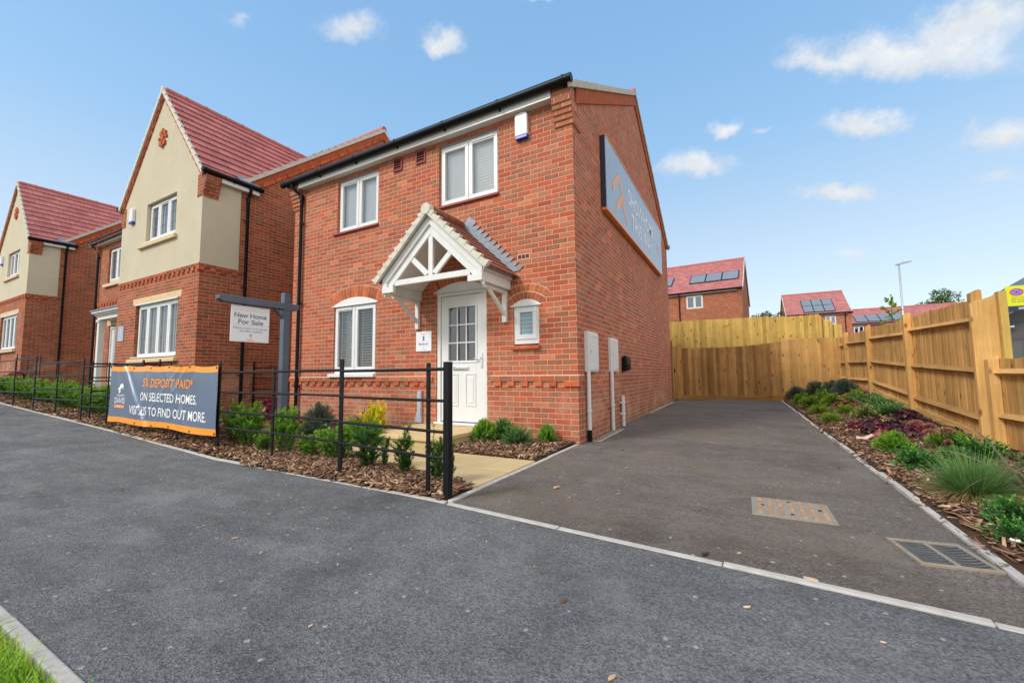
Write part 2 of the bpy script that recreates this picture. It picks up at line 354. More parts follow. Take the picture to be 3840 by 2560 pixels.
def wood_mat(name, along, a, b2, knots=True, ts=.30):
    m, t, b = mat(name); v = t.obj(); k = t.attr(); s = {'z': (26, 26, 1.3), 'y': (26, 1.3, 26), 'x': (1.3, 26, 26)}[along]
    vv = t.vmath('ADD', t.vmath('MULTIPLY', v, s), t.vmath('SCALE', (37., 91., 53.), scale=k))
    n = t.noise(vv, 1., 5, .65); g = t.noise(t.vmath('MULTIPLY', vv, (3., 3., 1.)), 1., 4, .6)
    c = t.mix(t.lin(n, .32, .68), a, b2); c = t.mix(t.math('MULTIPLY', t.smooth(g, .52, .72), .45), c, tuple(x * .55 for x in a))
    kk = t.lin(k, 0, 1, 1 - ts, 1 + ts); c = t.mix(1., c, t.comb(kk, t.math('POWER', kk, 1.1), t.math('POWER', kk, 1.25)), 'MULTIPLY')
    big = t.lin(t.noise(v, .9, 5, .7), .3, .7, .74, 1.16); c = t.mix(1., c, t.comb(big, big, big), 'MULTIPLY')
    stn = t.smooth(t.noise(t.vmath('ADD', t.vmath('MULTIPLY', v, tuple(max(.8, q * .22) for q in s)), (3., 1., 8.)), 1., 5, .7), .50, .70); c = t.mix(t.math('MULTIPLY', stn, .34), c, tuple(x * .62 for x in b2))
    if knots:
        vo = t.new('ShaderNodeTexVoronoi'); sk = {'z': (7., 7., 3.4), 'y': (6., 2., 6.), 'x': (2., 6., 6.)}[along]
        t.put(vo.inputs['Vector'], t.vmath('ADD', t.vmath('MULTIPLY', v, sk), t.vmath('SCALE', (5., 3., 7.), scale=k))); vo.inputs['Scale'].default_value = 1.
        kn = t.math('MULTIPLY', t.smooth(vo.outputs['Distance'], .24, .08), t.math('GREATER_THAN', t.sep(vo.outputs['Color'])[0], .25)); c = t.mix(t.math('MULTIPLY', kn, .80), c, (.10, .036, .010))
    t.put(b.inputs['Base Color'], c); b.inputs['Roughness'].default_value = .75; b.inputs['Specular IOR Level'].default_value = .25
    t.put(b.inputs['Normal'], t.bump(n, .45, .004)); return m
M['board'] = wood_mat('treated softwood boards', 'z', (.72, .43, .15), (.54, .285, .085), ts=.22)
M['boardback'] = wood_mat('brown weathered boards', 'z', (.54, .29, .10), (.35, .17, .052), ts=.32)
M['boardlight'] = wood_mat('fresh pale boards', 'z', (.62, .41, .11), (.47, .285, .07), ts=.2)
M['rail'] = wood_mat('treated rail', 'y', (.70, .43, .16), (.54, .29, .09))
M['railx'] = wood_mat('treated rail across', 'x', (.42, .20, .055), (.30, .13, .034))
def asphalt(name, a, b2, dust, warm=0.):
    m, t, b = mat(name); v = t.obj()
    def vor(scale, off):
        vo = t.new('ShaderNodeTexVoronoi'); t.put(vo.inputs['Vector'], t.vmath('ADD', v, off)); vo.inputs['Scale'].default_value = scale; return vo
    vo = vor(130., (0., 0., 0.)); st = t.sep(vo.outputs['Color'])[0]; fine = t.noise(v, 260, 2, .6); mid = t.noise(v, 34, 4, .72)
    c = t.mix(t.smooth(t.math('ADD', t.math('MULTIPLY', st, .5), t.math('MULTIPLY', mid, .5)), .10, .95), a, b2)
    # worn, dusty and damp patches at several scales
    w1 = t.noise(v, .55, 6, .66); w2 = t.noise(t.vmath('ADD', v, (5., 8., 0.)), 2.2, 6, .7); w3 = t.noise(t.vmath('MULTIPLY', v, (1.2, 4.5, 1.)), 1.6, 5, .65)
    k = t.math('ADD', t.math('ADD', t.lin(w1, .3, .7, -.20, .20), t.lin(w2, .3, .7, -.17, .17)), t.lin(w3, .3, .7, .86, 1.14)); c = t.mix(1., c, t.comb(k, k, k), 'MULTIPLY')
    c = t.mix(t.math('MULTIPLY', t.smooth(t.noise(v, 1.5, 7, .74), .50, .72), .50), c, dust)
    c = t.mix(t.math('MULTIPLY', t.smooth(t.noise(t.vmath('ADD', v, (9., 4., 0.)), .62, 6, .7), .52, .68), .50), c, tuple(x * .62 for x in a))
    c = t.mix(t.math('MULTIPLY', t.smooth(t.noise(t.vmath('ADD', v, (2., 7., 0.)), 7.5, 4, .7), .63, .74), .35), c, dust)
    if warm:
        c = t.mix(t.math('MULTIPLY', t.smooth(t.noise(t.vmath('ADD', v, (3., 14., 0.)), .8, 5, .65), .42, .66), warm), c, (.20, .155, .105))
    # pale stones and grit caught in the surface
    for sc, th, off, col in ((26., .962, (1.3, 0., 0.), (.55, .52, .47)), (11., .955, (0., 2.1, 0.), (.62, .54, .44)), (60., .972, (4., 1., 0.), (.40, .39, .37))):
        q = vor(sc, off); f = t.math('MULTIPLY', t.math('GREATER_THAN', t.sep(q.outputs['Color'])[1], th), t.smooth(q.outputs['Distance'], .16 if sc < 20 else .30, .07 if sc < 20 else .16)); c = t.mix(t.math('MULTIPLY', f, .75), c, col)
    t.put(b.inputs['Base Color'], c); t.put(b.inputs['Roughness'], t.lin(w1, .3, .7, .95, .70)); b.inputs['Specular IOR Level'].default_value = .25
    t.put(b.inputs['Normal'], t.bump(t.math('ADD', t.math('MULTIPLY', vo.outputs['Distance'], .8), t.math('ADD', fine, mid)), 1., .009)); return m
M['pave'] = asphalt('pavement tarmac', (.098, .098, .099), (.278, .277, .278), (.335, .33, .32))
M['drive'] = asphalt('driveway tarmac', (.105, .088, .077), (.285, .243, .213), (.33, .28, .225), .5)
def slab_mat():
    m, t, b = mat('buff sandstone slab'); v = t.obj(); k = t.attr()
    c = t.mix(t.lin(t.noise(v, 2.4, 5, .6), .3, .7), (.56, .40, .19), (.62, .47, .25)); kk = t.lin(k, 0, 1, .88, 1.1); c = t.mix(1., c, t.comb(kk, kk, kk), 'MULTIPLY')
    t.put(b.inputs['Base Color'], c); b.inputs['Roughness'].default_value = .85; t.put(b.inputs['Normal'], t.bump(t.noise(v, 18, 5, .6), .35, .006)); return m
M['slab'] = slab_mat()
M['soil'] = plain('mulch soil', (.075, .042, .026), .95, .35, 16, .8, 40, spec=.1)
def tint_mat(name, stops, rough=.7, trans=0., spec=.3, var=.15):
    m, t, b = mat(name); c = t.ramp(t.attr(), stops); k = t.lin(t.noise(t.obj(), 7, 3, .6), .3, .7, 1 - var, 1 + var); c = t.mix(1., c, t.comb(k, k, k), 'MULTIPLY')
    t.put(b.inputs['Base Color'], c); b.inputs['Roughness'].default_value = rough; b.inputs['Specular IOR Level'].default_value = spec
    if trans:
        tr = t.new('ShaderNodeBsdfTranslucent'); t.put(tr.inputs[0], c); mx = t.new('ShaderNodeMixShader'); mx.inputs[0].default_value = trans
        t.l.new(b.outputs[0], mx.inputs[1]); t.l.new(tr.outputs[0], mx.inputs[2]); o = [n for n in t.n if n.type == 'OUTPUT_MATERIAL'][0]; t.l.new(mx.outputs[0], o.inputs[0])
    return m
M['chips'] = tint_mat('bark chips', [(0, (.055, .03, .02)), (.3, (.17, .092, .056)), (.6, (.35, .205, .125)), (.85, (.56, .37, .23)), (1, (.72, .55, .38))], .85, 0, .15, .2)
def leafm(name, *cols): return tint_mat(name, [(i / (len(cols) - 1), c) for i, c in enumerate(cols)], .5, .3, .35)
M['yew'] = leafm('yew leaf', (.018, .055, .012), (.055, .16, .022), (.15, .34, .035), (.36, .52, .06))
M['box'] = leafm('bright hedge leaf', (.035, .105, .014), (.125, .31, .03), (.28, .50, .05), (.52, .64, .10))
M['hebe'] = leafm('hebe leaf', (.025, .075, .03), (.06, .19, .05), (.14, .33, .07), (.24, .44, .10))
M['juniper'] = leafm('juniper leaf', (.04, .10, .035), (.10, .24, .07), (.22, .42, .12), (.38, .58, .20))
M['heath'] = leafm('grey green tuft', (.03, .055, .035), (.08, .125, .08), (.15, .21, .13), (.24, .30, .20))
M['lime'] = leafm('lime leaf', (.05, .10, .012), (.15, .28, .02), (.30, .44, .03), (.45, .55, .06))
M['gold'] = leafm('golden leaf', (.08, .20, .02), (.36, .42, .02), (.75, .62, .02), (.85, .68, .04))
M['purple'] = leafm('purple leaf', (.022, .010, .014), (.075, .026, .034), (.16, .055, .07), (.30, .13, .15))
M['crimson'] = leafm('crimson leaf', (.05, .006, .010), (.16, .010, .025), (.30, .025, .05), (.42, .09, .11))
M['bronze'] = leafm('bronze leaf', (.06, .02, .012), (.17, .06, .03), (.30, .12, .06), (.40, .20, .12))
M['darkbrown'] = leafm('dark brown leaf', (.010, .006, .005), (.03, .015, .012), (.06, .03, .022), (.10, .05, .035))
M['vinca'] = leafm('periwinkle leaf', (.02, .085, .02), (.055, .21, .04), (.12, .34, .06), (.44, .58, .05))
M['cream'] = leafm('variegated leaf', (.06, .12, .02), (.20, .26, .05), (.42, .42, .14), (.60, .52, .28))
M['grassleaf'] = leafm('tuft blade', (.05, .13, .03), (.11, .26, .07), (.20, .36, .10), (.34, .46, .15))
M['straw'] = leafm('straw blade', (.20, .14, .05), (.34, .25, .09), (.46, .36, .15), (.56, .46, .24))
M['strap'] = leafm('strap leaf', (.06, .03, .032), (.18, .09, .085), (.34, .20, .17), (.50, .36, .24))
M['lawn'] = leafm('lawn blade', (.08, .20, .012), (.19, .40, .02), (.32, .54, .03), (.55, .58, .12))
M['sedum'] = leafm('sedum flower', (.30, .10, .07), (.42, .17, .12), (.52, .26, .19), (.60, .34, .26))
M['pink'] = leafm('pink leaf', (.40, .07, .11), (.55, .14, .18), (.62, .24, .26))
M['whitepetal'] = plain('white petal', (.8, .8, .8), .6, 0)
M['treeleaf'] = leafm('far tree leaf', (.035, .08, .02), (.09, .17, .035), (.17, .25, .06), (.26, .32, .10))
M['treebrown'] = leafm('far brown tree leaf', (.06, .05, .02), (.12, .10, .04), (.20, .15, .06), (.26, .22, .10))
M['bark'] = plain('bark', (.11, .075, .045), .9, .25, 10, .6, 30, spec=.1)
def ground_mat():
    m, t, b = mat('ground'); v = t.obj(); c = t.mix(t.lin(t.noise(v, .35, 6, .65), .35, .65), (.09, .12, .035), (.13, .10, .06))
    t.put(b.inputs['Base Color'], c); b.inputs['Roughness'].default_value = .95; t.put(b.inputs['Normal'], t.bump(t.noise(v, 9, 5, .7), .6, .03)); return m
M['ground'] = ground_mat()
def rust():
    m, t, b = mat('rusty galvanised'); v = t.obj(); n = t.noise(v, 17, 6, .75); c = t.mix(t.smooth(n, .38, .66), (.31, .295, .26), (.34, .23, .14))
    t.put(b.inputs['Base Color'], c); b.inputs['Roughness'].default_value = .7; b.inputs['Metallic'].default_value = .25; return m
M['rust'] = rust()
def vinyl():
    m, t, b = mat('banner vinyl'); z = t.attr(); bk = t.math('GREATER_THAN', z, .5); c = t.mix(bk, (.130, .172, .25), (.88, .33, .035))
    t.put(b.inputs['Base Color'], c); b.inputs['Roughness'].default_value = .27; b.inputs['Specular IOR Level'].default_value = .55; return m
M['vinyl'] = vinyl()
# ------------------------------------------------------------------ setting
def zl(x): return max(0., -3.5 - x) * .043 if x > -70 else 2.86
def zl_np(x): return np.clip(-3.5 - x, 0, 66.5) * .043
def struct(o): return tag(o, kind='structure')
def sheet(name, xs, ys, zf, m):
    X, Y = np.meshgrid(xs, ys, indexing='ij'); Z = zf(X, Y); n, k = X.shape; i = np.arange(n * k).reshape(n, k)
    Q = np.stack([i[:-1, :-1], i[1:, :-1], i[1:, 1:], i[:-1, 1:]], -1).reshape(-1, 4)
    return struct(link(name, np_mesh(name, np.stack([X, Y, Z], -1), Q, smooth=True), m))
def gz(X, Y):
    back = np.interp(Y, [10.7, 11.3, 24, 60, 140, 900], [0, 1.15, 2.1, 3.6, 5., 6.])
    low = np.clip((X - 5.) / 2.5, 0, 1) * np.clip((42 - Y) / 8., 0, 1); back = back * (1 - low) + low * np.clip(back, 0, .45)
    left = np.interp(Y, [-40, -5, 10, 30], [1, 1, 1, .3])
    return zl_np(X) * left + back - .03
sheet('ground', np.concatenate([np.linspace(-900, -80, 12), np.linspace(-72, 60, 67), np.linspace(70, 900, 12)]),
      np.concatenate([np.linspace(-900, -60, 10), np.linspace(-50, 10.5, 31), np.linspace(10.7, 11.3, 4), np.linspace(12, 140, 40), np.linspace(160, 1500, 14)]), gz, M['ground'])
xs_p = np.concatenate([np.linspace(-60, -4, 57), np.linspace(-3.5, 40, 30)])
def edge_y(X): return np.where(X < 0, np.clip(-2.83 - .02 * X, -2.83, -2.70), -2.83 - .085 * X)
def pave_sheet():
    n = 12; tt = np.linspace(0, 1, n); X = np.repeat(xs_p[:, None], n, 1); Y = -4.83 + (edge_y(X) + 4.83) * tt; Z = zl_np(X); i = np.arange(X.size).reshape(X.shape)
    Q = np.stack([i[:-1, :-1], i[1:, :-1], i[1:, 1:], i[:-1, 1:]], -1).reshape(-1, 4)
    return struct(link('pavement', np_mesh('pavement', np.stack([X, Y, Z], -1), Q, smooth=True), M['pave']))
pave_sheet()
sheet('driveway', np.linspace(.0, 3.0, 7), np.linspace(-3.1, 10.44, 28), lambda X, Y: np.where(Y < -2.83 - .085 * X, -.012, .004) + np.interp(Y, [-3, 10], [0, .03]), M['drive'])
mb = MB()
def strip(p, q, w, z0, h, jit=.006, L=.915):
    p, q = Vector(p), Vector(q); n = max(1, round((q - p).length / L))
    for k in range(n):
        a, b = p.lerp(q, k / n), p.lerp(q, (k + 1) / n); a2 = a.lerp(b, .0025); b2 = b.lerp(a, .0025)
        j = rnd.uniform(-jit, jit); mb.bar((a2.x, a2.y, a2.z + z0 + h / 2 + j), (b2.x, b2.y, b2.z + z0 + h / 2 + j), w, h)
strip((-.02, -2.83, 0), (4.6, -3.22, 0), .048, -.1, .109)
strip((-.028, -2.80, 0), (-.028, -.02, 0), .05, -.1, .118); strip((.03, .0, 0), (.03, .30, 0), .05, -.1, .112); strip((.03, 1.85, 0), (.03, 8.6, .03), .05, -.1, .112)
strip((.165, .34, 0), (.145, 1.78, 0), .05, -.1, .112)
strip((3.025, -3.06, 0), (3.025, 10.4, .03), .046, -.1, .122, .012)
xs = [-.06, -3.5, -6.5, -10, -14, -20, -30]
for a, b in zip(xs, xs[1:]): strip((a, float(edge_y(np.array(a))) + .03, zl(a)), (b, float(edge_y(np.array(b))) + .03, zl(b)), .055, -.1, .11)
struct(mb.build('edging_strip', M['concrete'], bevel=.006))
mb = MB(); strip((1.2, -4.851, 0), (-3.5, -4.851, 0), .044, -.12, .126, .003); strip((-3.5, -4.851, 0), (-30, -4.851, zl(-30)), .044, -.12, .126, .003)
struct(mb.build('kerb', M['kerb'], bevel=.007))
# planting beds (soil)
def bed_h(X, Y): return np.clip((X - 3.06) / 1.5, 0, 1) * np.interp(Y, [1.8, 4.4, 7, 10.3], [.02, .2, .44, .47]) + .015
sheet('planting_bed', np.linspace(3.055, 4.72, 10), np.linspace(-3.2, 10.4, 40), bed_h, M['soil'])
sheet('planting_bed', np.concatenate([np.linspace(-40, -3.5, 40), [-2.85]]), np.linspace(-2.66, -.0, 9), lambda X, Y: zl_np(X) + .012, M['soil'])
sheet('planting_bed', np.linspace(-2.85, -.055, 12), np.linspace(-2.76, -1.9, 5), lambda X, Y: .010 + 0 * X, M['soil'])
sheet('planting_bed', np.linspace(-1.42, -.055, 8), np.linspace(-1.24, -.005, 6), lambda X, Y: .020 + .03 * np.clip((Y + 1.2) / 1.2, 0, 1), M['soil'])
# buff path slabs and door step
mb = MB()
def slab(pts, z0, z1):
    mb.tint = rnd.random(); mb.prism(pts, 'z', z0, z1)
def rect(x0, x1, y0, y1, g=.006): return [(x0 + g, y0 + g), (x1 - g, y0 + g), (x1 - g, y1 - g), (x0 + g, y1 - g)]
yb = lambda x: -2.44 + .0 - (x + .05) * .235
for x0, x1 in ((-.62, -.055), (-1.22, -.62), (-1.82, -1.22), (-2.42, -1.82), (-2.95, -2.42)):
    ym = -1.78
    slab([(x0 + .006, max(yb(x0), -2.44)), (x1 - .006, max(yb(x1), -2.44)), (x1 - .006, ym - .006), (x0 + .006, ym - .006)] if yb(x0) < ym - .05 else rect(x0, x1, ym - .03, ym), -.05, .020)
for x0, x1 in ((-.42, -.055), (-1.02, -.42), (-1.62, -1.02), (-2.22, -1.62), (-2.95, -2.22)): slab(rect(x0, x1, -1.78, -1.235), -.05, .021)
struct(mb.build('garden_path', M['slab'], bevel=.006, tint=True)); mb = MB(); mb.poly([(-2.95, -1.24, .0165), (-2.95, -1.80, .0165), (-1.6, -2.03, .0165), (-.06, -2.40, .0165), (-.06, -1.24, .0165)]); struct(mb.build('path_bedding', M['stone']))
mb = MB(); 
mb.tint = .5; mb.box(-2.74, -1.44, -1.17, -.0, -.05, .11)
for x0, x1, y0, y1 in ((-2.78, -2.1, -1.21, -.6), (-2.1, -1.41, -1.21, -.6), (-2.78, -1.9, -.6, -.0), (-1.9, -1.41, -.6, -.0)): slab(rect(x0, x1, y0, y1, .004), .112, .165)
tag(mb.build('door_step', M['slab'], bevel=.006, tint=True), 'raised buff stone slab step below the white front door', 'step')
mb = MB(); mb.tint = .5
mb.box(.055, .14, .30, 1.80, -.05, .012); struct(mb.build('gravel_strip', M['stone']))

# ------------------------------------------------------------------ house parts
def grid_wall(mb, u0, u1, z0, z1, holes, P, depth, flip=False):
    us = sorted({u0, u1, *[h[0] for h in holes], *[h[1] for h in holes]}); zs = sorted({z0, z1, *[h[2] for h in holes], *[h[3] for h in holes]})
    for a, b in zip(us, us[1:]):
        for c, d2 in zip(zs, zs[1:]):
            cu, cz = (a + b) / 2, (c + d2) / 2
            if any(h[0] < cu < h[1] and h[2] < cz < h[3] for h in holes): continue
            q = [P(a, c, 0), P(b, c, 0), P(b, d2, 0), P(a, d2, 0)]; mb.poly(q[::-1] if flip else q)
    for a, b, c, d2 in [h[:4] for h in holes]:
        e = [(a, c), (b, c), (b, d2), (a, d2)]
        for i in range(4):
            p, q = e[i], e[(i + 1) % 4]; mb.poly([P(*p, 0), P(*p, depth), P(*q, depth), P(*q, 0)])
def window(par, x0, x1, z0, z1, y, n=2, sill=None, blind=None, lead=False, gm='glass', vents=(), off=.055, bottom=.0, frost=False):
    """frame is the window; sashes, panes, sill, blind are its sub-parts"""
    f = y + off; mb = MB(); w = .05; zb = z0 + bottom
    mb.box(x0, x1, f, f + .07, z1 - w, z1); mb.box(x0, x1, f, f + .07, zb, zb + w)
    mb.box(x0, x0 + w, f, f + .07, zb + w, z1 - w); mb.box(x1 - w, x1, f, f + .07, zb + w, z1 - w)
    pw = (x1 - x0) / n
    for i in range(1, n): mb.box(x0 + i * pw - .02, x0 + i * pw + .02, f, f + .07, zb + w, z1 - w)
    if bottom: mb.box(x0, x1, f - .0, f + .07, z0, zb)
    win = mb.build('window', M['upvc'], par, bevel=.004)
    for i in range(n):
        a, b = x0 + i * pw + (.035 if i == 0 else .006), x0 + (i + 1) * pw - (.035 if i == n - 1 else .006); c, e = zb + .035, z1 - .035; g = .068
        mb = MB(); mb.box(a, b, f - .014, f + .05, e - g, e); mb.box(a, b, f - .014, f + .05, c, c + g); mb.box(a, a + g, f - .014, f + .05, c + g, e - g); mb.box(b - g, b, f - .014, f + .05, c + g, e - g)
        mb.build('sash', M['upvc'], win, bevel=.005)
        mb = MB(); mb.poly([(a + g - .01, f + .02, c + g - .01), (b - g + .01, f + .02, c + g - .01), (b - g + .01, f + .02, e - g + .01), (a + g - .01, f + .02, e - g + .01)]); mb.build('pane', M['frost'] if frost else M[gm], win)
        if lead:
            mb = MB(); A, B, Cc, E = a + g, b - g, c + g, e - g; cols = lead[0] if isinstance(lead, tuple) else 3; rows = lead[1] if isinstance(lead, tuple) else 3
            for k in range(1, cols): xx = A + (B - A) * k / cols; mb.box(xx - .003, xx + .003, f + .012, f + .017, Cc, E)
            for k in range(1, rows): zz = Cc + (E - Cc) * k / rows; mb.box(A, B, f + .0125, f + .0175, zz - .003, zz + .003)
            mb.build('leading', M['inkgrey'], win)
        if i in vents:
            mb = MB(); mb.box(a + .06, b - .06, f - .03, f - .014, e - .045, e - .02); mb.build('trickle_vent', M['upvc'], win, bevel=.004)
    if sill:
        s = MB(); sx0, sx1, sz0, sz1, pr, mm = sill; s.prism([(y - pr, sz0), (y + off + .02, sz0), (y + off + .02, sz1), (y - pr, sz1 - .015)], 'x', sx0, sx1); s.build('sill', M[mm], win, bevel=.006)
    if blind:
        mb = MB(); yy = f + .085
        pitch, tilt = blind; zc = zb + .09
        while zc < z1 - .06:
            h = pitch * (.72 if tilt > .5 else .26); dy = math.cos(tilt) * h; dz = math.sin(tilt) * h; k = rnd.uniform(-.002, .002)
            mb.add([(x0 + .06, yy - dy, zc - dz + k), (x1 - .06, yy - dy, zc - dz - k), (x1 - .06, yy, zc + .004), (x0 + .06, yy, zc + .004), (x1 - .06, yy + dy, zc + dz), (x0 + .06, yy + dy, zc + dz)], [(0, 1, 2, 3), (3, 2, 4, 5)]); zc += pitch
        nn = 2 * n
        for k in range(nn): xx = x0 + (x1 - x0) * (k + .5) / nn; mb.box(xx - .0025, xx + .0025, yy - .03, yy - .027, zb + .06, z1 - .04)
        mb.build('blind', M['blind'], win)
    return win
def arch_ring(mb, xc, half, z, rise, h, n, y0, y1):
    """segmental ring of wedge bricks springing at z"""
    r = (half * half + rise * rise) / (2 * rise); zc = z + rise - r; a0 = math.asin(half / r)
    for k in range(n):
        a, b = -a0 + 2 * a0 * (k + .06) / n, -a0 + 2 * a0 * (k + .94) / n; mb.tint = rnd.random()
        q = [(xc + math.sin(t2) * rr, zc + math.cos(t2) * rr) for t2, rr in ((a, r + .008), (b, r + .008), (b, r + h), (a, r + h))]
        mb.prism(q, 'y', y0, y1)
def arch_seg(xc, half, z, rise, n=14, drop=0.):
    r = (half * half + rise * rise) / (2 * rise); zc = z + rise - r; a0 = math.asin(half / r)
    return [(xc + math.sin(-a0 + 2 * a0 * k / n) * r, zc + math.cos(-a0 + 2 * a0 * k / n) * r) for k in range(n + 1)]
def arch_set(par, xc, half, z, rise, y, rings=((.225, 15),), lip=.022):
    mb = MB(); mb.prism(arch_seg(xc, half, z, rise) , 'y', y - .012, y + .06)
    p = arch_seg(xc, half + .03, z - .012, rise + .012); mb.prism([(xc - half - .015, z - .018), (xc + half + .015, z - .018), (xc + half + .015, z), (xc - half - .015, z)], 'y', y - lip, y + .06)
    hood = mb.build('arch_head', M['upvc'], par, bevel=.004)
    mb = MB(); zz, hh, rr = z, half, rise
    for h, n in rings:
        arch_ring(mb, xc, hh, zz, rr, h, n, y - .006, y + .01); r = (hh * hh + rr * rr) / (2 * rr); a0 = math.asin(hh / r); hh = math.sin(a0) * (r + h + .01); zc = zz + rr - r; zz = zc + math.cos(a0) * (r + h + .01); rr = zc + r + h + .01 - zz
    mb.build('brick_arch', M['voussoir'], par, tint=True)
    bed = MB(); bed.prism(arch_seg(xc, hh, zz, rr) + arch_seg(xc, half, z, rise)[::-1], 'y', y - .003, y + .01); bed.build('arch_mortar', M['mortar'], par)
def dentils(mb, u0, u1, zc, P, first=.225, proj=.026):
    u = u1
    mb.tint = rnd.random(); box_on(mb, P, u - first, u + proj * 0, zc, zc + .075, proj); u -= first + .1125
    while u - .1125 > u0:
        mb.tint = rnd.random(); box_on(mb, P, u - .1125, u, zc, zc + .067, proj); u -= .225
    q0 = P(u0 + .01, zc + .01, .004), P(u1 - .01, zc + .01, .004), P(u1 - .01, zc + .06, .004), P(u0 + .01, zc + .06, .004); mb.poly(q0)
def box_on(mb, P, a, b, z0, z1, pr):
    q = [P(a, z0, 0), P(b, z0, 0), P(b, z0, -pr), P(a, z0, -pr), P(a, z1, 0), P(b, z1, 0), P(b, z1, -pr), P(a, z1, -pr)]; mb.hexa(q)
def tile_slope(mb, P, u0, u1, s_len, g=.3, th=.028, clip=None):
    """P(u, s, h): u along eave, s up the slope, h off the surface; the course number goes in the tint"""
    n = math.ceil(s_len / g); g = s_len / n
    for k in range(n):
        a, b = (u0, u1) if clip is None else clip(k * g)
        if b - a < .05: continue
        s0, s1 = k * g, min((k + 1) * g + .03, s_len); mb.tint = k / 100.
        L = max(1, int((b - a) / 1.2))
        for j in range(L):
            p, q = a + (b - a) * j / L, a + (b - a) * (j + 1) / L
            mb.add([P(p, s0, 0), P(q, s0, 0), P(q, s0, th), P(p, s0, th), P(q, s1, 0.004), P(p, s1, 0.004)], [(0, 1, 2, 3), (3, 2, 4, 5)])
def gutter(par, p, q, r=.062, brackets=6, side=(0, 1, 0)):
    p, q = Vector(p), Vector(q); mb = MB(); mb.tube([p, q], r, 14)
    for k in range(brackets + 1):
        c = p.lerp(q, (k + .12) / (brackets + .24)); a = (q - p).normalized(); mb.tube([c - a * .018, c + a * .018], r + .007, 14)
        sd = Vector(side); mb.add([c - a * .012 + sd * .06, c + a * .012 + sd * .06, c + Vector((0, 0, -r)) - a * .012, c + Vector((0, 0, -r)) + a * .012, c + sd * .06 + Vector((0, 0, -.085)) - a * .012, c + sd * .06 + Vector((0, 0, -.085)) + a * .012], [(0, 2, 4), (1, 5, 3), (2, 3, 5, 4)])
    return mb.build('gutter', M['black'], par, smooth=True)
def downpipe(par, x, y, z0, z1, gx, gy, gz2, br=(.8, 2.3, 3.8), wall=(1, 0), r=.034):
    mb = MB(); mb.tube([(gx, gy, gz2), (gx, gy, gz2 - .10), (gx * .6 + x * .4, gy * .6 + y * .4, gz2 - .17), (x, y, z1), (x, y, z0)], r, 12)
    mb.tube([(x, y, z1 + .03), (x, y, z1 - .10)], r + .008, 12)
    for z in br:
        mb.tube([(x, y, z - .02), (x, y, z + .02)], r + .007, 12); mb.box(min(x, x + wall[0] * .10), max(x, x + wall[0] * .10) + (.0 if wall[0] else .012), min(y, y + wall[1] * .10) - (.008 if wall[0] else 0), max(y, y + wall[1] * .10) + (.012 if wall[0] else 0), z - .012, z + .012)
    return mb.build('downpipe', M['black'], par, smooth=True)
def airbrick(par, x0, x1, z0, z1, y, n, name='airbrick'):
    mb = MB(); w = .022
    mb.box(x0, x1, y - .025, y, z1 - w, z1); mb.box(x0, x1, y - .025, y, z0, z0 + w); mb.box(x0, x0 + w, y - .025, y, z0 + w, z1 - w); mb.box(x1 - w, x1, y - .025, y, z0 + w, z1 - w)
    for k in range(1, n): zz = z0 + (z1 - z0) * k / n; mb.add([(x0 + w, y - .022, zz - .012), (x1 - w, y - .022, zz - .012), (x1 - w, y - .004, zz + .012), (x0 + w, y - .004, zz + .012)], [(0, 1, 2, 3)])
    o = mb.build(name, M['terracotta'], par); mb = MB(); mb.box(x0 + w, x1 - w, y - .003, y - .001, z0 + w, z1 - w); mb.build('grille_void', M['dark'], o); return o
def alarm(loc, label):
    r = empty('alarm_box', loc, label, 'alarm box', 'alarm boxes on house fronts'); mb = MB()
    mb.prism([(-.105, -.15), (.105, -.15), (.105, .17), (.08, .20), (0, .215), (-.08, .20), (-.105, .17)], 'y', -.07, 0); mb.build('casing', M['alarm'], r, bevel=.012)
    mb = MB(); mb.prism([(-.10, -.20), (.10, -.20), (.105, -.151), (-.105, -.151)], 'y', -.068, 0); mb.build('strobe_lens', M['alarmblue'], r, bevel=.008); return r
Pf = lambda y: (lambda u, z, dd: (u, y + dd, z))
Ps = lambda x: (lambda u, z, dd: (x - dd, u, z))

# ------------------------------------------------------------------ house one (local z = world z - .04)
H1 = empty('brick_house', (0, 0, .04), 'detached orange brick house with a gabled white porch and a billboard on its side', 'house')
WX, DP, EZ, RZ, RY = 6.375, 8.63, 5.07, 7.56, 4.315
mb = MB()
holes = [(-2.46, -1.47, .13, 2.30), (-5.03, -3.87, .93, 2.28), (-.99, -.575, 1.335, 1.935), (-5.0, -3.86, 3.76, 4.83), (-2.42, -1.24, 3.76, 4.83)]
grid_wall(mb, -WX, 0, -.3, EZ, holes, Pf(0), .10)
mb.poly([(0, 0, -.3), (0, DP, -.3), (0, DP, EZ), (0, RY, RZ), (0, 0, EZ)]); mb.poly([(-WX, DP, -.3), (-WX, 0, -.3), (-WX, 0, EZ), (-WX, RY, RZ), (-WX, DP, EZ)]); mb.poly([(0, DP, -.3), (-WX, DP, -.3), (-WX, DP, EZ), (0, DP, EZ)])
for x0, x1 in ((-.27, .026), (-WX - .026, -WX + .25)):
    for k in range(5): box_on(mb, Pf(0), x0, x1, 4.50 + k * .075, 4.575 + k * .075, .024 * (k + 1))
    box_on(mb, Pf(0), x0, x1, 4.875, 5.09, .124)
mb.box(.0, .0255, .0, .30, 4.50, 4.86)
wall1 = mb.build('wall', M['brick'], H1)
mb = MB(); 
box_on(mb, Pf(0), -WX, -2.53, .825, .9, .026); box_on(mb, Pf(0), -1.40, .026, .825, .9, .026); mb.box(0, .026, 0, .225, .825, .9)
mb.build('string_course', M['brick'], H1)
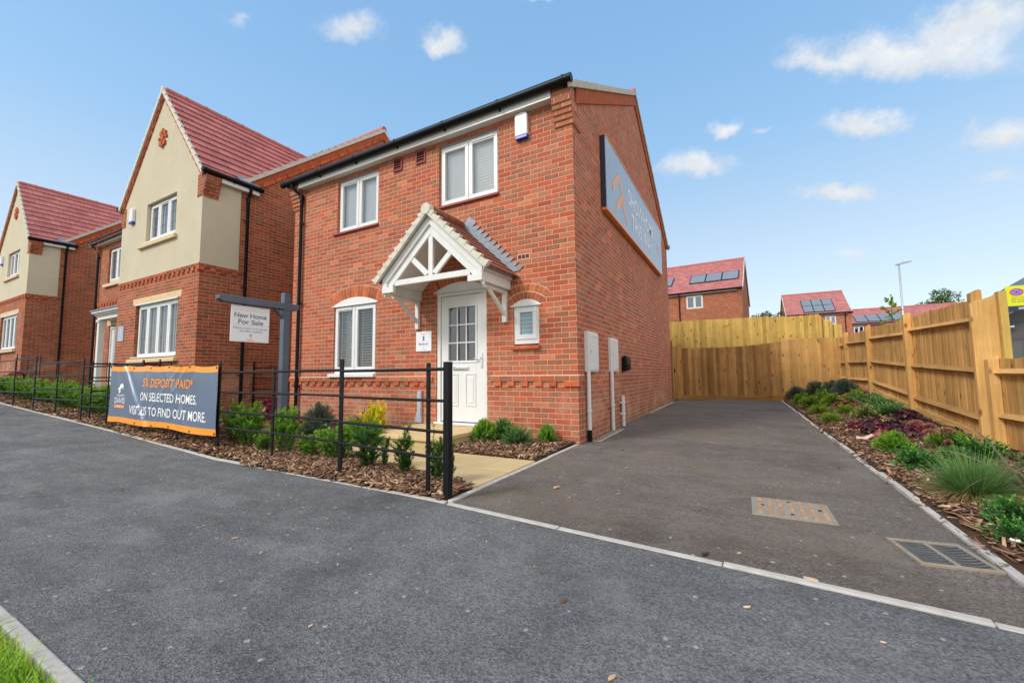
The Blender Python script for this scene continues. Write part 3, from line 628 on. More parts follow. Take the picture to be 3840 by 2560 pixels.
mb = MB(); dentils(mb, -1.42, .026, .750, Pf(0)); dentils(mb, -6.36, -2.60, .750, Pf(0), .1125); mb.tint = .4; mb.box(0, .026, 0, .09, .75, .817); mb.tint = .7; mb.box(0, .026, .205, .235, .75, .817)
mb.build('dentil_course', M['orangebrick'], H1, tint=True)
mb = MB(); 
for a, b in ((-WX, -2.53), (-1.40, .03)): mb.prism([(-.026, .9), (.0, .9), (0, .912)], 'x', a, b)
mb.prism([(.026, .9), (0, .9), (0, .912)], 'y', -.026, .225); mb.build('mortar_fillet', M['mortar'], H1)
# verge band, cap and roof
pit = math.atan2(RZ - EZ + .02, RY); cs, sn = math.cos(pit), math.sin(pit)
mb = MB()
for sgn in (1, -1):
    def G(s, h): return (RY - sgn * (RY - s * cs + h * sn * 0), EZ + s * sn - h / cs)
    L = RY / cs
    mb.prism([G(.15, .02), G(L, .02), G(L, .24), G(.15, .24)] if sgn > 0 else [G(L, .02), G(.15, .02), G(.15, .24), G(L, .24)], 'x', 0, .026)
mb.build('verge_band', M['orangebrick'], H1)
mb = MB(); mc = MB(); mc2 = MB(); Lr = (RY + .2) / cs
for sgn in (1, -1):
    def P(u, s, h, sgn=sgn): return (u, RY - sgn * (RY + .2 - s * cs + h * sn), EZ + .03 + s * sn - .2 * sn / cs + h * cs)
    tile_slope(mb, P, -WX - .06, .03, Lr, .3, .03)
    n = round(Lr / .3)
    for xx, mq in ((.035, mc), (-WX - .065, mc2)):
        for k in range(n):
            s0, s1 = k * Lr / n, (k + 1) * Lr / n
            mq.hexa([P(xx - .02, s0, -.06), P(xx + .02, s0, -.06), P(xx + .02, s1, -.06), P(xx - .02, s1, -.06), P(xx - .02, s0, .045), P(xx + .02, s0, .045), P(xx + .02, s1, .012), P(xx - .02, s1, .012)])
roof1 = mb.build('roof', M['tile_x'], H1, tint=True); mc.build('verge_cap', M['verge2'], roof1); mc2.build('verge_cap', M['verge2'], roof1)
mb = MB(); mb.tube([(-WX - .05, RY, EZ + .03 + (RY) * sn / cs + .02), (.04, RY, EZ + .03 + RY * sn / cs + .02)], .10, 12); mb.build('ridge', M['ridge'], roof1, smooth=True)
mb = MB(); mb.box(-6.10, -.275, -.135, -.117, 4.895, 5.06); mb.build('fascia', M['upvc'], H1, bevel=.003)
mb = MB(); mb.box(-6.10, -.275, -.116, -.002, 4.896, 4.906); mb.build('soffit', M['whitepaint'], H1)
mb = MB(); mb.box(-6.10, -.275, DP + .02, DP + .135, 4.9, 5.06); mb.build('fascia', M['upvc'], H1)
gutter(H1, (-6.56, -.195, 5.04), (.075, -.195, 5.045)); gutter(H1, (-6.5, DP + .195, 5.04), (.075, DP + .195, 5.04))
downpipe(H1, -6.08, -.055, .0, 4.74, -6.22, -.19, 5.02, (.72, 2.45, 4.15), (1, 0))
# windows
window(H1, -5.03, -3.87, .93, 2.28, 0, 2, (-5.10, -3.85, .90, .975, .075, 'upvc'), (.05, R(20)), vents=(0,), off=.03, bottom=.06)
window(H1, -5.0, -3.86, 3.76, 4.82, 0, 2, (-5.08, -3.84, 3.715, 3.765, .045, 'terracotta'), (.05, R(80)), vents=(0,))
window(H1, -2.42, -1.24, 3.76, 4.82, 0, 2, (-2.48, -1.22, 3.715, 3.765, .045, 'terracotta'), (.05, R(80)), vents=(1,))
window(H1, -.99, -.575, 1.365, 1.935, 0, 1, None, None, off=.015, bottom=.035, frost=True)
mb = MB()
for k in range(3): mb.tint = rnd.random(); mb.prism([(-.05, 1.29), (.03, 1.29), (.03, 1.35), (-.05, 1.325)], 'x', -1.02 + k * .155, -1.02 + k * .155 + .15)
mb.build('tile_sill', M['orangebrick'], H1, tint=True)
arch_set(H1, -4.45, .615, 2.285, .135, 0, ((.215, 18),)); arch_set(H1, -1.965, .53, 2.295, .13, 0, ((.215, 15),)); arch_set(H1, -.782, .235, 1.94, .085, 0, ((.108, 9), (.108, 10)))
mb = MB(); mb.box(-5.06, -3.82, .02, .09, 4.822, 4.838); mb.box(-2.47, -1.20, .02, .09, 4.822, 4.838); mb.build('lintel', M['greyduct'], H1)
mb = MB(); mb.box(-WX + .3, -.15, .9, .95, .2, 4.6); mb.build('room_partition', M['roomshade'], H1)
mb = MB(); mb.box(-4.99, -4.72, .26, .30, .95, 2.26); mb.build('curtain', M['curtain'], H1)
airbrick(H1, -3.47, -3.255, 4.64, 4.87, 0, 5, 'extractor_vent'); airbrick(H1, -2.925, -2.71, 4.64, 4.87, 0, 5, 'extractor_vent')
mb = MB()
for k in range(3): mb.box(-.90 + k * .064, -.90 + k * .064 + .054, -.006, .004, 2.645, 2.70)
ab = mb.build('airbrick', M['purplebrick'], H1); mb = MB(); mb.box(-.915, -.70, -.0035, .002, 2.632, 2.712); mb.build('mortar_surround', M['mortar'], ab)
# front door
dr = MB(); dr.box(-2.46, -2.39, .02, .10, .16, 2.29); dr.box(-1.54, -1.47, .02, .10, .16, 2.29); dr.box(-2.39, -1.54, .02, .10, 2.22, 2.29); dr.box(-2.48, -1.45, -.045, .10, .13, .165)
door = dr.build('front_door', M['upvc'], H1, bevel=.005)
mb = MB(); gx0, gx1, gz0, gz1 = -2.235, -1.705, 1.15, 2.02; lx0, lx1, lz0, lz1 = -2.385, -1.545, .18, 2.215; yd = .045
mb.box(lx0, gx0, yd, yd + .045, lz0, lz1); mb.box(gx1, lx1, yd, yd + .045, lz0, lz1); mb.box(gx0, gx1, yd, yd + .045, lz0, gz0); mb.box(gx0, gx1, yd, yd + .045, gz1, lz1)
for a, b, c, e in ((gx0 - .035, gx1 + .035, gz1, gz1 + .035), (gx0 - .035, gx1 + .035, gz0 - .035, gz0)): mb.box(a, b, yd - .012, yd, c, e)
for a in (gx0 - .035, gx1): mb.box(a, a + .035, yd - .012, yd, gz0, gz1)
for k in (1, 2):
    xx = gx0 + (gx1 - gx0) * k / 3; mb.box(xx - .011, xx + .011, yd - .008, yd + .012, gz0, gz1); zz = gz0 + (gz1 - gz0) * k / 3; mb.box(gx0, gx1, yd - .0075, yd + .0125, zz - .011, zz + .011)
leaf = mb.build('door_leaf', M['upvc'], door, bevel=.004)
for a, b in ((-2.245, -2.04), (-1.90, -1.70)):
    mb = MB(); c, e = .43, .945
    for p in ((a, b, e - .018, e), (a, b, c, c + .018), (a, a + .018, c + .018, e - .018), (b - .018, b, c + .018, e - .018)): mb.box(p[0], p[1], yd - .012, yd, p[2], p[3])
    mb.box(a + .045, b - .045, yd - .008, yd, c + .045, e - .045); mb.build('door_panel', M['upvc'], door, bevel=.004)
mb = MB(); mb.poly([(gx0, yd + .02, gz0), (gx1, yd + .02, gz0), (gx1, yd + .02, gz1), (gx0, yd + .02, gz1)]); mb.build('door_glazing', M['glass'], door)
mb = MB(); mb.box(-2.14, -1.83, yd - .014, yd, .995, 1.06); mb.box(-2.11, -1.86, yd - .026, yd - .014, 1.005, 1.05); mb.build('letterbox', M['chrome'], door, bevel=.006)
mb = MB(); mb.box(-1.602, -1.57, yd - .012, yd, 1.03, 1.27); mb.tube([(-1.586, yd - .01, 1.18), (-1.586, yd - .05, 1.18), (-1.70, yd - .052, 1.18)], .011, 10); mb.build('handle', M['chrome'], door, smooth=True)
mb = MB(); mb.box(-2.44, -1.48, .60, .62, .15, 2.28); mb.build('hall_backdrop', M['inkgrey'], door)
# porch canopy
pc = MB(); PX, PH, PD, PR, PE = -1.94, 1.0, .86, 3.33, 2.40
pa = math.atan2(PR - PE, PH); pcs, psn = math.cos(pa), math.sin(pa)
def lerp2(a, b, t2): return (a[0] + (b[0] - a[0]) * t2, a[1] + (b[1] - a[1]) * t2)
def rafter(h0, h1, y0, y1, x_in=.0, x_out=.0):
    for sg in (-1, 1):
        q = [(PX + sg * 0, PR - h0 / pcs), (PX + sg * (PH - x_out), PE - h0 / pcs + x_out * psn / pcs), (PX + sg * (PH - x_out), PE - h1 / pcs + x_out * psn / pcs), (PX, PR - h1 / pcs)]
        pc.prism(q if sg < 0 else q[::-1], 'y', y0, y1)
rafter(.035, .15, -PD + .045, -PD + .085, 0, .075); rafter(.13, .255, -PD + .075, -PD + .12, 0, .08)
zt = 2.245
for sg in (-1, 1):
    xo = PX + sg * (PH - .09); a, b = sorted((xo, xo - sg * .085)); pc.box(a, b, -PD + .04, -.01, zt - .055, zt + .085); a, b = sorted((xo + sg * .035, xo - sg * .06)); pc.box(a, b, -PD + .06, -.012, zt + .085, zt + .175)
    a, b = sorted((xo - sg * .22, xo + sg * .012)); pc.box(a, b, -PD + .035, -PD + .085, zt - .058, zt + .03)
porch = pc.build('porch_canopy', M['whitepaint'], H1, bevel=.004)
mb = MB()
mb.box(PX - .70, PX + .70, -PD + .08, -PD + .13, 2.29, 2.375)
mb.box(PX - .04, PX + .04, -PD + .083, -PD + .127, 2.375, 2.99)
for sg in (-1, 1): mb.bar((PX + sg * .06, -PD + .106, 2.37), (PX + sg * .43, -PD + .106, 2.70), .044, .075, (0, 1, 0)) if False else mb.prism([(PX + sg * .03, 2.42), (PX + sg * .10, 2.375), (PX + sg * .47, 2.71), (PX + sg * .40, 2.76)] if sg > 0 else [(PX - .10, 2.375), (PX - .03, 2.42), (PX - .40, 2.76), (PX - .47, 2.71)], 'y', -PD + .085, -PD + .125)
mb.build('truss', M['whitepaint'], porch, bevel=.004)
mb = MB()
for sg in (-1, 1): mb.poly([(PX, -PD + .13, PR - .16 / pcs), (PX + sg * (PH - .14), -PD + .13, PE - .16 / pcs + .14 * psn / pcs), (PX + sg * (PH - .14), -.005, PE - .16 / pcs + .14 * psn / pcs), (PX, -.005, PR - .16 / pcs)])
mb.build('soffit_lining', M['whitepaint'], porch)
mb = MB(); L = PH / pcs + .05; mv = MB()
for sg in (-1, 1):
    def P(u, s, h, sg=sg): return (PX + sg * (PH + .05 * pcs - s * pcs + h * psn), u, PE - .05 * psn + s * psn + h * pcs)
    tile_slope(mb, P, -PD, -.004, L, .155, .022)
    n = 9
    for k in range(n):
        s0, s1 = L * k / n, L * (k + 1) / n
        mv.hexa([P(-PD - .03, s0, -.05), P(-PD + .025, s0, -.05), P(-PD + .025, s1, -.05), P(-PD - .03, s1, -.05), P(-PD - .03, s0, .05), P(-PD + .025, s0, .05), P(-PD + .025, s1, .022), P(-PD - .03, s1, .022)])
        mv.hexa([P(-PD - .035, s0 - .004, -.02), P(-PD + .04, s0 - .004, -.02), P(-PD + .04, s0 + .035, -.02), P(-PD - .035, s0 + .035, -.02), P(-PD - .035, s0 - .004, .062), P(-PD + .04, s0 - .004, .062), P(-PD + .04, s0 + .035, .055), P(-PD - .035, s0 + .035, .055)])
mb.build('canopy_roof', M['tilebrown'], porch, tint=True)
mv.tube([(PX, -PD - .04, PR + .0), (PX, -PD + .06, PR + .0)], .085, 14); mv.build('verge_trim', M['verge'], porch, bevel=.004)
mb = MB(); mb.tube([(PX, -PD + .06, PR + .012), (PX, -.01, PR + .012)], .075, 12); mb.build('canopy_ridge', M['tilebrown'], porch, smooth=True)
mb = MB()
for sg in (-1, 1):
    tanp = (PR - PE) / PH
    def xs_(z): return PX + sg * (PR + .01 - z) / tanp
    z = PE + .06; outer = []
    while z < PR + .02:
        xi = xs_(z); kk = .18 + .06 * (z - PE) / (PR - PE); outer += [(xi + sg * (kk - .075), z + .006), (xi + sg * kk, z + .066)]; z += .075
    outer += [(PX + sg * .17, PR + .14), (PX, PR + .15)]
    for k in range(len(outer) // 2 - 1):
        a, b, c2 = outer[2 * k], outer[2 * k + 1], outer[min(2 * k + 2, len(outer) - 1)]; za, zc2 = a[1] - .006, min(c2[1] - .006, PR)
        q = [(xs_(za), za), a, b, c2, (xs_(zc2), zc2)]; mb.prism(q if sg < 0 else q[::-1], 'y', -.016 - .0012 * (k % 3), -.003)
mb.build('lead_flashing', M['lead'], porch)
for bx in (-2.845, -1.125):
    br = MB(); br.box(bx - .035, bx + .035, -.06, -.002, 1.70, 2.19); br.box(bx - .03, bx + .03, -.60, -.06, 2.135, 2.188)
    br.prism([(-.06, 1.80), (-.06, 1.88), (-.44, 2.135), (-.52, 2.135)], 'x', bx - .022, bx + .022); br.build('bracket', M['whitepaint'], porch, bevel=.006)
mb = MB(); mb.tube([(-1.60, -.004, 2.60), (-1.60, -.05, 2.60), (-1.60, -.075, 2.585)], [.05, .05, .03], 14); tag(mb.build('porch_light', M['black'], smooth=True), 'small round black lamp on the brick wall inside the porch gable', 'lamp').location = (0, 0, .04)

# things fixed on house one
alarm((-.795, -.002, 4.715), 'white alarm box with blue lens high on the wall of the porch house')
def plaque(name, label, cat, x0, x1, z0, z1, y, m, grp=None):
    r = empty(name, ((x0 + x1) / 2, y, (z0 + z1) / 2), label, cat, grp); w, h = x1 - x0, z1 - z0
    mb = MB(); mb.box(-w / 2, w / 2, -.014, -.002, -h / 2, h / 2); mb.build('board', m, r, bevel=.003); return r, (lambda a, b, c, e: (lambda u, v: (a + (b - a) * u, -.0165, c + (e - c) * v)))
r, T = plaque('door_plaque', 'small white plaque numbered 1 beside the white front door', 'sign', -2.89, -2.555, 1.365, 1.70, 0, M['signwhite'])
text('plot', M['inkpale'], r, T(-.06, .06, .11, .135)); text('one', M['inkgrey'], r, T(-.018, .018, .01, .09)); text('mar', M['inkgrey'], r, T(-.10, .10, -.06, -.025))
mb = MB(); mb.box(-.12, .12, -.0155, -.0145, -.008, -.005); mb.box(-.12, .12, -.0155, -.0145, -.083, -.080); mb.box(-.05, .05, -.0155, -.0145, -.146, -.14); mb.box(-.012, .012, -.0155, -.0145, -.12, -.105); mb.build('ruled_lines', M['inkpale'], r)
def meter(y0, y1, z0, z1, px, label, black):
    r = empty('meter_box', (0, y0, z0), label, 'meter box', 'white meter boxes on the gable wall'); w, h = y1 - y0, z1 - z0
    mb = MB(); mb.box(.0, px, 0, w, 0, h); mb.build('casing', M['pipewhite'], r, bevel=.006)
    mb = MB(); mb.box(px, px + .012, .045, w - .02, .02, h - .025); dd = mb.build('door', M['pipewhite'], r, bevel=.005)
    mb = MB(); mb.box(px + .0125, px + .015, .10, w - .06, h - .075, h - .068); mb.box(px + .0125, px + .015, w * .55, w - .05, .05, .056); mb.tube([(px + .012, .07, h * .5), (px + .02, .07, h * .5)], .012, 10); mb.build('latch', M['greyduct'], dd)
    mb = MB(); cy = .03; mb.tube([(.045, cy, .005), (.045, cy, -z0 + (.17 if black else .005))], .03, 12); mb.tube([(.045, cy, -z0 + .42), (.045, cy, -z0 + .45)], .042, 12); mb.build('conduit', M['pipewhite'], r, smooth=True)
    if black: mb = MB(); mb.tube([(.045, cy, -z0 + .168), (.045, cy, -z0 + .002)], .034, 12); mb.build('conduit_shoe', M['black'], r, smooth=True)
meter(.285, .735, .985, 1.57, .068, 'white meter box nearest the house corner, its pipe ending in a black shoe', True)
meter(1.505, 1.955, .985, 1.565, .052, 'white meter box farther along the gable wall, beside the black charger', False)
mb = MB(); mb.prism([(0, 0), (.04, .0), (.10, .02), (.115, .12), (.10, .26), (.06, .30), (0, .25)], 'y', 2.37, 2.66); o = mb.build('car_charger', M['black'], bevel=.02); o.location = (0, 0, 1.0); tag(o, 'black rounded car charger on the gable wall beside the meter boxes', 'charger')
mb = MB(); mb.tube([(.05, 2.21, .012), (.05, 2.21, .555)], .032, 12)
for z in (.22, .42): mb.tube([(.05, 2.21, z), (.05, 2.21, z + .035)], .042, 12); mb.box(.0, .05, 2.15, 2.17, z, z + .03)
tag(mb.build('standpipe', M['pipewhite'], smooth=True), 'short capped white pipe low on the gable wall below the charger', 'pipe')
mb = MB(); mb.box(-2.83, -2.75, -.05, -.002, .36, .70); mb.prism([(-2.83, .36), (-2.75, .36), (-2.74, .175), (-2.88, .175)], 'y', -.055, -.002); tag(mb.build('cable_duct', M['greyduct'], bevel=.008), 'pale grey cable duct low on the brick wall left of the door step', 'duct')
# big sign on the gable
g = empty('billboard', (0.01, 1.34, 3.747), 'large grey blue billboard with orange trim reading SHOWHOME THIS WAY, high on the gable wall', 'sign'); GW, GH, GX = 5.62, 1.318, .085
mb = MB(); mb.box(GX - .008, GX, 0.012, GW, .012, GH - .012); mb.build('sign_face', M['signface'], g)
mb = MB(); mb.box(0, GX - .008, 0, .06, .02, GH - .02); mb.box(0, GX - .01, .06, GW, .02, GH - .02); mb.build('side_frame', M['navy'], g)
mb = MB(); mb.box(0, GX + .006, -.005, GW + .006, -.02, .020); mb.box(0, GX + .006, -.005, GW + .006, GH - .020, GH + .012); mb.build('trim', M['orange'], g)
def gt(a, b, c, e): return lambda u, v: (GX + .003, a + (b - a) * u, c + (e - c) * v)
text('show', M['signink'], g, gt(1.62, 4.35, .66, .99)); text('way', M['signink'], g, gt(1.85, 4.20, .22, .55))
mb = MB()
for oy, oz in ((.42, .62), (.62, .28)):
    mb.add([(GX + .003, oy, oz), (GX + .003, oy + .42, oz + .36), (GX + .003, oy + .84, oz), (GX + .003, oy + .84, oz - .15), (GX + .003, oy + .42, oz + .20), (GX + .003, oy, oz - .15)], [(0, 5, 4, 1), (1, 4, 3, 2)])
mb.build('arrow_mark', M['signsalmon'], g)
mb = MB()
def tree_mark(mb, cx, cz, s, P):
    for du, dv, r in ((0, .30, .14), (-.14, .20, .12), (.15, .22, .12), (.05, .12, .10), (-.05, .40, .09), (.12, .38, .08)):
        mb.poly([P(cx + (du + r * math.cos(a)) * s, cz + (dv + r * .8 * math.sin(a)) * s) for a in np.linspace(0, 2 * math.pi, 9)[:-1]])
    mb.poly([P(cx - .03 * s, cz - .35 * s), P(cx + .05 * s, cz - .35 * s), P(cx + .04 * s, cz + .1 * s), P(cx - .03 * s, cz + .1 * s)])
    mb.poly([P(cx - .20 * s, cz - .12 * s), P(cx - .02 * s, cz - .02 * s), P(cx, cz + .10 * s), P(cx - .12 * s, cz + .02 * s)])
tree_mark(mb, 5.05, .95, .22, lambda u, v: (GX + .003 + rnd.random() * .001, u, v)); mb.build('emblem', M['signink'], g)
text('dav', M['signink'], g, gt(4.82, 5.28, .62, .74)); mb = MB(); mb.box(GX + .001, GX + .003, 4.80, 5.30, .50, .57); mb.build('emblem_bar', M['inkorange'], g)
# ------------------------------------------------------------------ house two (rendered gable wing), copied as house three
H2 = empty('rendered_house', (-8.25, -.942, .453), 'brick house with a cream rendered front gable, standing next to the porch house', 'house', 'cream gabled houses up the street')
WW, WEZ, WRZ, RC, MX, MRY, MRZ, MD = 4.2, 5.10, 7.66, .8, -8.65, 5.18, 8.72, 9.55
wh = [(-3.08, -.87, 1.0, 2.33), (-2.74, -1.19, 3.86, 4.87)]
mb = MB(); RB = 3.0
grid_wall(mb, -WW, 0, -.6, RB, [wh[0]], Pf(0), .10)
mb.poly([(0, 0, -.6), (0, MD, -.6), (0, MD, RB), (0, 0, RB)])
mb.poly([(-WW, RC, -.6), (-WW, 0, -.6), (-WW, 0, RB), (-WW, RC, RB)])
dh = (-7.32, -6.35, -.6, 2.16); uh = (-7.75, -6.60, 3.55, 4.72)
grid_wall(mb, MX, -WW, -.6, WEZ, [dh, uh], Pf(RC), .10)
mb.poly([(0, RC, RB), (0, MD, RB), (0, MD, WEZ), (0, MRY, MRZ - .06), (0, RC, WEZ)])
mb.poly([(MX, MD, -.6), (MX, RC, -.6), (MX, RC, WEZ), (MX, MRY, MRZ - .06), (MX, MD, WEZ)]); mb.poly([(0, MD, -.6), (MX, MD, -.6), (MX, MD, WEZ), (0, MD, WEZ)])
for k in range(5):
    box_on(mb, Pf(RC), MX - .026, MX + .25, 4.50 + k * .075, 4.575 + k * .075, .024 * (k + 1))
    mb.box(0, .024 * (k + 1), -.012, .30, 4.50 + k * .075, 4.575 + k * .075); mb.box(-WW - .024 * (k + 1), -WW, -.012, .30, 4.50 + k * .075, 4.575 + k * .075)
mb.box(-.22, .125, -.0125, .31, 4.875, 5.02); mb.box(-WW - .125, -WW + .22, -.0125, .31, 4.875, 5.02); mb.box(-.22, .0, -.012, 0, 4.50, 4.875); mb.box(-WW, -WW + .22, -.012, 0, 4.50, 4.875)
wall2 = mb.build('wall', M['brick2'], H2)
mb = MB()
def Pr(u, z, dd): return (u, dd - .006, z)
us = [-WW - .006, -2.74, -1.19, .006]
grid_wall(mb, us[0], us[-1], RB, WEZ, [wh[1]], Pr, .10); mb.poly([(us[0], -.006, WEZ), (us[-1], -.006, WEZ), (-WW / 2, -.006, WRZ - .10)])
mb.poly([(.006, -.006, RB), (.006, RC - .01, RB), (.006, RC - .01, WEZ), (.006, -.006, WEZ)]); mb.poly([(-WW - .006, RC, RB), (-WW - .006, -.006, RB), (-WW - .006, -.006, WEZ), (-WW - .006, RC, WEZ)])
mb.box(-WW - .016, .016, -.016, -.006, RB - .006, RB + .02); mb.box(.006, .016, -.016, RC - .01, RB - .006, RB + .02)
mb.build('rendered_wall', M['render'], H2)
mb = MB(); dentils(mb, -WW, .026, RB - .15, Pf(0), .1125)
for k in range(4): mb.tint = rnd.random(); mb.box(0, .026, -.026 + k * .225 + (0 if k else .0), .09 + k * .225, RB - .15, RB - .083)
dentils(mb, MX, -WW, RB - .15, Pf(RC), .1125); mb.build('dentil_course', M['orangebrick'], H2, tint=True)
mb = MB(); box_on(mb, Pf(0), -WW, .026, RB - .075, RB - .008, .026); mb.box(0, .026, 0, RC + .1, RB - .075, RB - .008); box_on(mb, Pf(RC), MX, -WW, RB - .075, RB - .008, .026); mb.build('string_course', M['brick2'], H2)
# wing roof
wa = math.atan2(WRZ - WEZ, WW / 2); wc, ws = math.cos(wa), math.sin(wa); ma = math.atan2(MRZ - WEZ, MRY - RC); mc_, ms_ = math.cos(ma), math.sin(ma)
ov = .10; L = (WW / 2 + ov) / wc; mb = MB(); mv = MB()
def main_y(z): return max(RC - .1, min(MRY - .1, RC + (z - WEZ) / math.tan(ma) + .02))
for sg in (-1, 1):
    def P(u, s, h, sg=sg): return (-WW / 2 + sg * (WW / 2 + ov - s * wc + h * ws), u, WEZ + .03 - ov * ws / wc + s * ws + h * wc)
    n = math.ceil(L / .3)
    tile_slope(mb, P, -.05, 1, L, .3, .045, clip=lambda s, P=P: (-.05, main_y(P(0, s + .2, 0)[2]) + .15))
    for k in range(n):
        s0, s1 = L * k / n, L * (k + 1) / n; mv.hexa([P(-.085, s0, -.055), P(-.045, s0, -.055), P(-.045, s1, -.055), P(-.085, s1, -.055), P(-.085, s0, .042), P(-.045, s0, .042), P(-.045, s1, .02), P(-.085, s1, .02)])
        mv.hexa([P(-.09, s0 - .01, -.02), P(-.03, s0 - .01, -.02), P(-.03, s0 + .03, -.02), P(-.09, s0 + .03, -.02), P(-.09, s0 - .01, .055), P(-.03, s0 - .01, .055), P(-.03, s0 + .03, .05), P(-.09, s0 + .03, .05)])
wr = mb.build('wing_roof', M['tile_y'], H2, tint=True); mv.tube([(-WW / 2, -.09, WRZ + .03), (-WW / 2, -.02, WRZ + .03)], .07, 12); mv.build('verge_cap', M['verge'], wr)
mb = MB()
for k in range(9): a = -.02 + k * .46; mb.tube([(-WW / 2, a, WRZ + .035), (-WW / 2, a + .43, WRZ + .035)], .075, 10); mb.tube([(-WW / 2, a + .425, WRZ + .04), (-WW / 2, a + .465, WRZ + .04)], .086, 10)
mb.build('ridge', M['ridge'], wr, smooth=True)
mb = MB()
for sg in (-1, 1):
    n = 26
    for k in range(n):
        a, b = k / n, (k + .93) / n; x0, x1 = -WW / 2 + sg * (WW / 2) * (1 - a), -WW / 2 + sg * (WW / 2) * (1 - b); z0, z1 = WEZ + (WRZ - WEZ) * a - .02, WEZ + (WRZ - WEZ) * b - .02; mb.tint = rnd.random()
        q = [(x0, z0), (x1, z1), (x1, z1 - .16), (x0, z0 - .16)]; mb.prism(q if sg > 0 else q[::-1], 'y', -.034 - (k % 2) * .012, -.006)
mb.build('verge_bricks', M['orangebrick'], H2, tint=True)
# main roof
L = (MRY - RC + .22) / mc_; mb = MB(); mv = MB(); mv2 = MB()
for sg in (1, -1):
    def P(u, s, h, sg=sg): return (u, MRY - sg * (MRY - RC + .22 - s * mc_ + h * ms_), WEZ + .03 - .22 * ms_ / mc_ + s * ms_ + h * mc_)
    n = math.ceil(L / .3)
    tile_slope(mb, P, MX - .08, .05, L, .3, .045)
    for xx, mq in ((.045, mv), (MX - .075, mv2)):
        for k in range(n):
            s0, s1 = L * k / n, L * (k + 1) / n
            if sg > 0 and xx > 0 and k == 0: s0 = L * .55 / n
            mq.hexa([P(xx - .02, s0, -.055), P(xx + .022, s0, -.055), P(xx + .022, s1, -.055), P(xx - .02, s1, -.055), P(xx - .02, s0, .05), P(xx + .022, s0, .05), P(xx + .022, s1, .024), P(xx - .02, s1, .024)])
            mq.hexa([P(xx - .03, s0, -.02), P(xx + .028, s0, -.02), P(xx + .028, s0 + .04, -.02), P(xx - .03, s0 + .04, -.02), P(xx - .03, s0, .062), P(xx + .028, s0, .062), P(xx + .028, s0 + .04, .055), P(xx - .03, s0 + .04, .055)])
mr = mb.build('main_roof', M['tile_x'], H2, tint=True); mv.build('verge_cap', M['verge'], mr); mv2.build('verge_cap', M['verge'], mr)
mb = MB(); mb.tube([(MX - .08, MRY, MRZ + .06), (.06, MRY, MRZ + .06)], .10, 12); mb.build('ridge', M['ridge'], mr, smooth=True)
mb = MB(); lm = (MRY - RC) / mc_
for sg in (1, -1):
    n = 28
    for k in range(2, n):
        a, b = k * lm / n, (k + .92) * lm / n; mb.tint = rnd.random(); hh = .05 if k % 2 else .0
        def G(s, h, sg=sg): return (MRY - sg * (MRY - RC - s * mc_), WEZ + s * ms_ - h / mc_)
        q = [G(a, .16), G(b, .16), G(b, .235), G(a, .235)]; mb.prism(q if sg < 0 else q[::-1], 'x', 0, .03 + (k % 2) * .02)
    q = [G(.3, .02), G(lm, .02), G(lm, .155), G(.3, .155)]; mb.prism(q if sg < 0 else q[::-1], 'x', 0, .022)
mb.build('verge_bricks', M['orangebrick'], H2, tint=True)
mb = MB(); mb.prism([(-.10, 5.30), (.13, 5.10), (.13, 5.115), (-.10, 5.318)], 'y', RC - .1, RC + .34); mb.build('lead_flashing', M['lead'], H2)
# rainwater goods
gutter(H2, (.145, -.10, 5.045), (.145, 1.22, 5.045), .056, 2, (-1, 0, 0)); mb = MB(); mb.box(.10, .118, .31, 1.15, 4.90, 5.05); mb.box(.0, .10, .31, 1.15, 4.90, 4.91); mb.build('fascia', M['upvc'], H2)
gutter(H2, (-WW - .145, -.10, 5.045), (-WW - .145, RC - .22, 5.045), .056, 1, (1, 0, 0))
gutter(H2, (MX - .22, RC - .195, 5.04), (-WW - .02, RC - .195, 5.045), .056, 5); mb = MB(); mb.box(MX + .27, -WW - .01, RC - .135, RC - .117, 4.895, 5.06); mb.box(MX + .27, -WW - .01, RC - .116, RC - .002, 4.896, 4.906); mb.build('fascia', M['upvc'], H2)
downpipe(H2, .05, .93, -.5, 4.76, .145, .93, 5.02, (.55, 2.6, 4.2), (0, -1)); downpipe(H2, MX + .20, RC - .055, -.5, 4.74, MX + .05, RC - .19, 5.02, (.5, 2.2, 4.2), (1, 0))
window(H2, -3.02, -.87, 1.0, 2.31, 0, 4, None, None, lead=(4, 3), gm='glass2', vents=(3,), off=.06)
mb = MB(); mb.prism([(-.085, .88), (.06, .88), (.06, 1.0), (-.085, .955)], 'x', -3.22, -.76); mb.build('stone_sill', M['stone'], H2, bevel=.006); mb = MB(); mb.box(-3.16, -.84, -.03, .06, 1.0, 1.022); mb.build('sill', M['upvc'], H2)
mb = MB()
for k in range(3): mb.box(-3.22 + k * .835, -3.22 + k * .835 + .832, -.012, .08, 2.335, 2.49)
mb.build('lintel', M['stone'], H2, bevel=.004); mb = MB(); mb.box(-3.06, -.86, -.03, .06, 2.312, 2.334); mb.build('drip_strip', M['upvc'], H2)
window(H2, -2.72, -1.21, 3.9, 4.86, 0, 3, None, None, lead=(2, 3), gm='glass2', vents=(1,), off=.075)
mb = MB(); mb.prism([(-.075, 3.745), (.06, 3.745), (.06, 3.87), (-.075, 3.83)], 'x', -3.02, -1.08); mb.build('stone_sill', M['stone'], H2, bevel=.006); mb = MB(); mb.box(-2.78, -1.18, -.02, .06, 3.872, 3.895); mb.build('sill', M['upvc'], H2)
window(H2, -7.75, -6.60, 3.62, 4.72, RC, 2, (-7.9, -6.45, 3.45, 3.565, .07, 'stone'), None, lead=(2, 3), gm='glass2', off=.06)
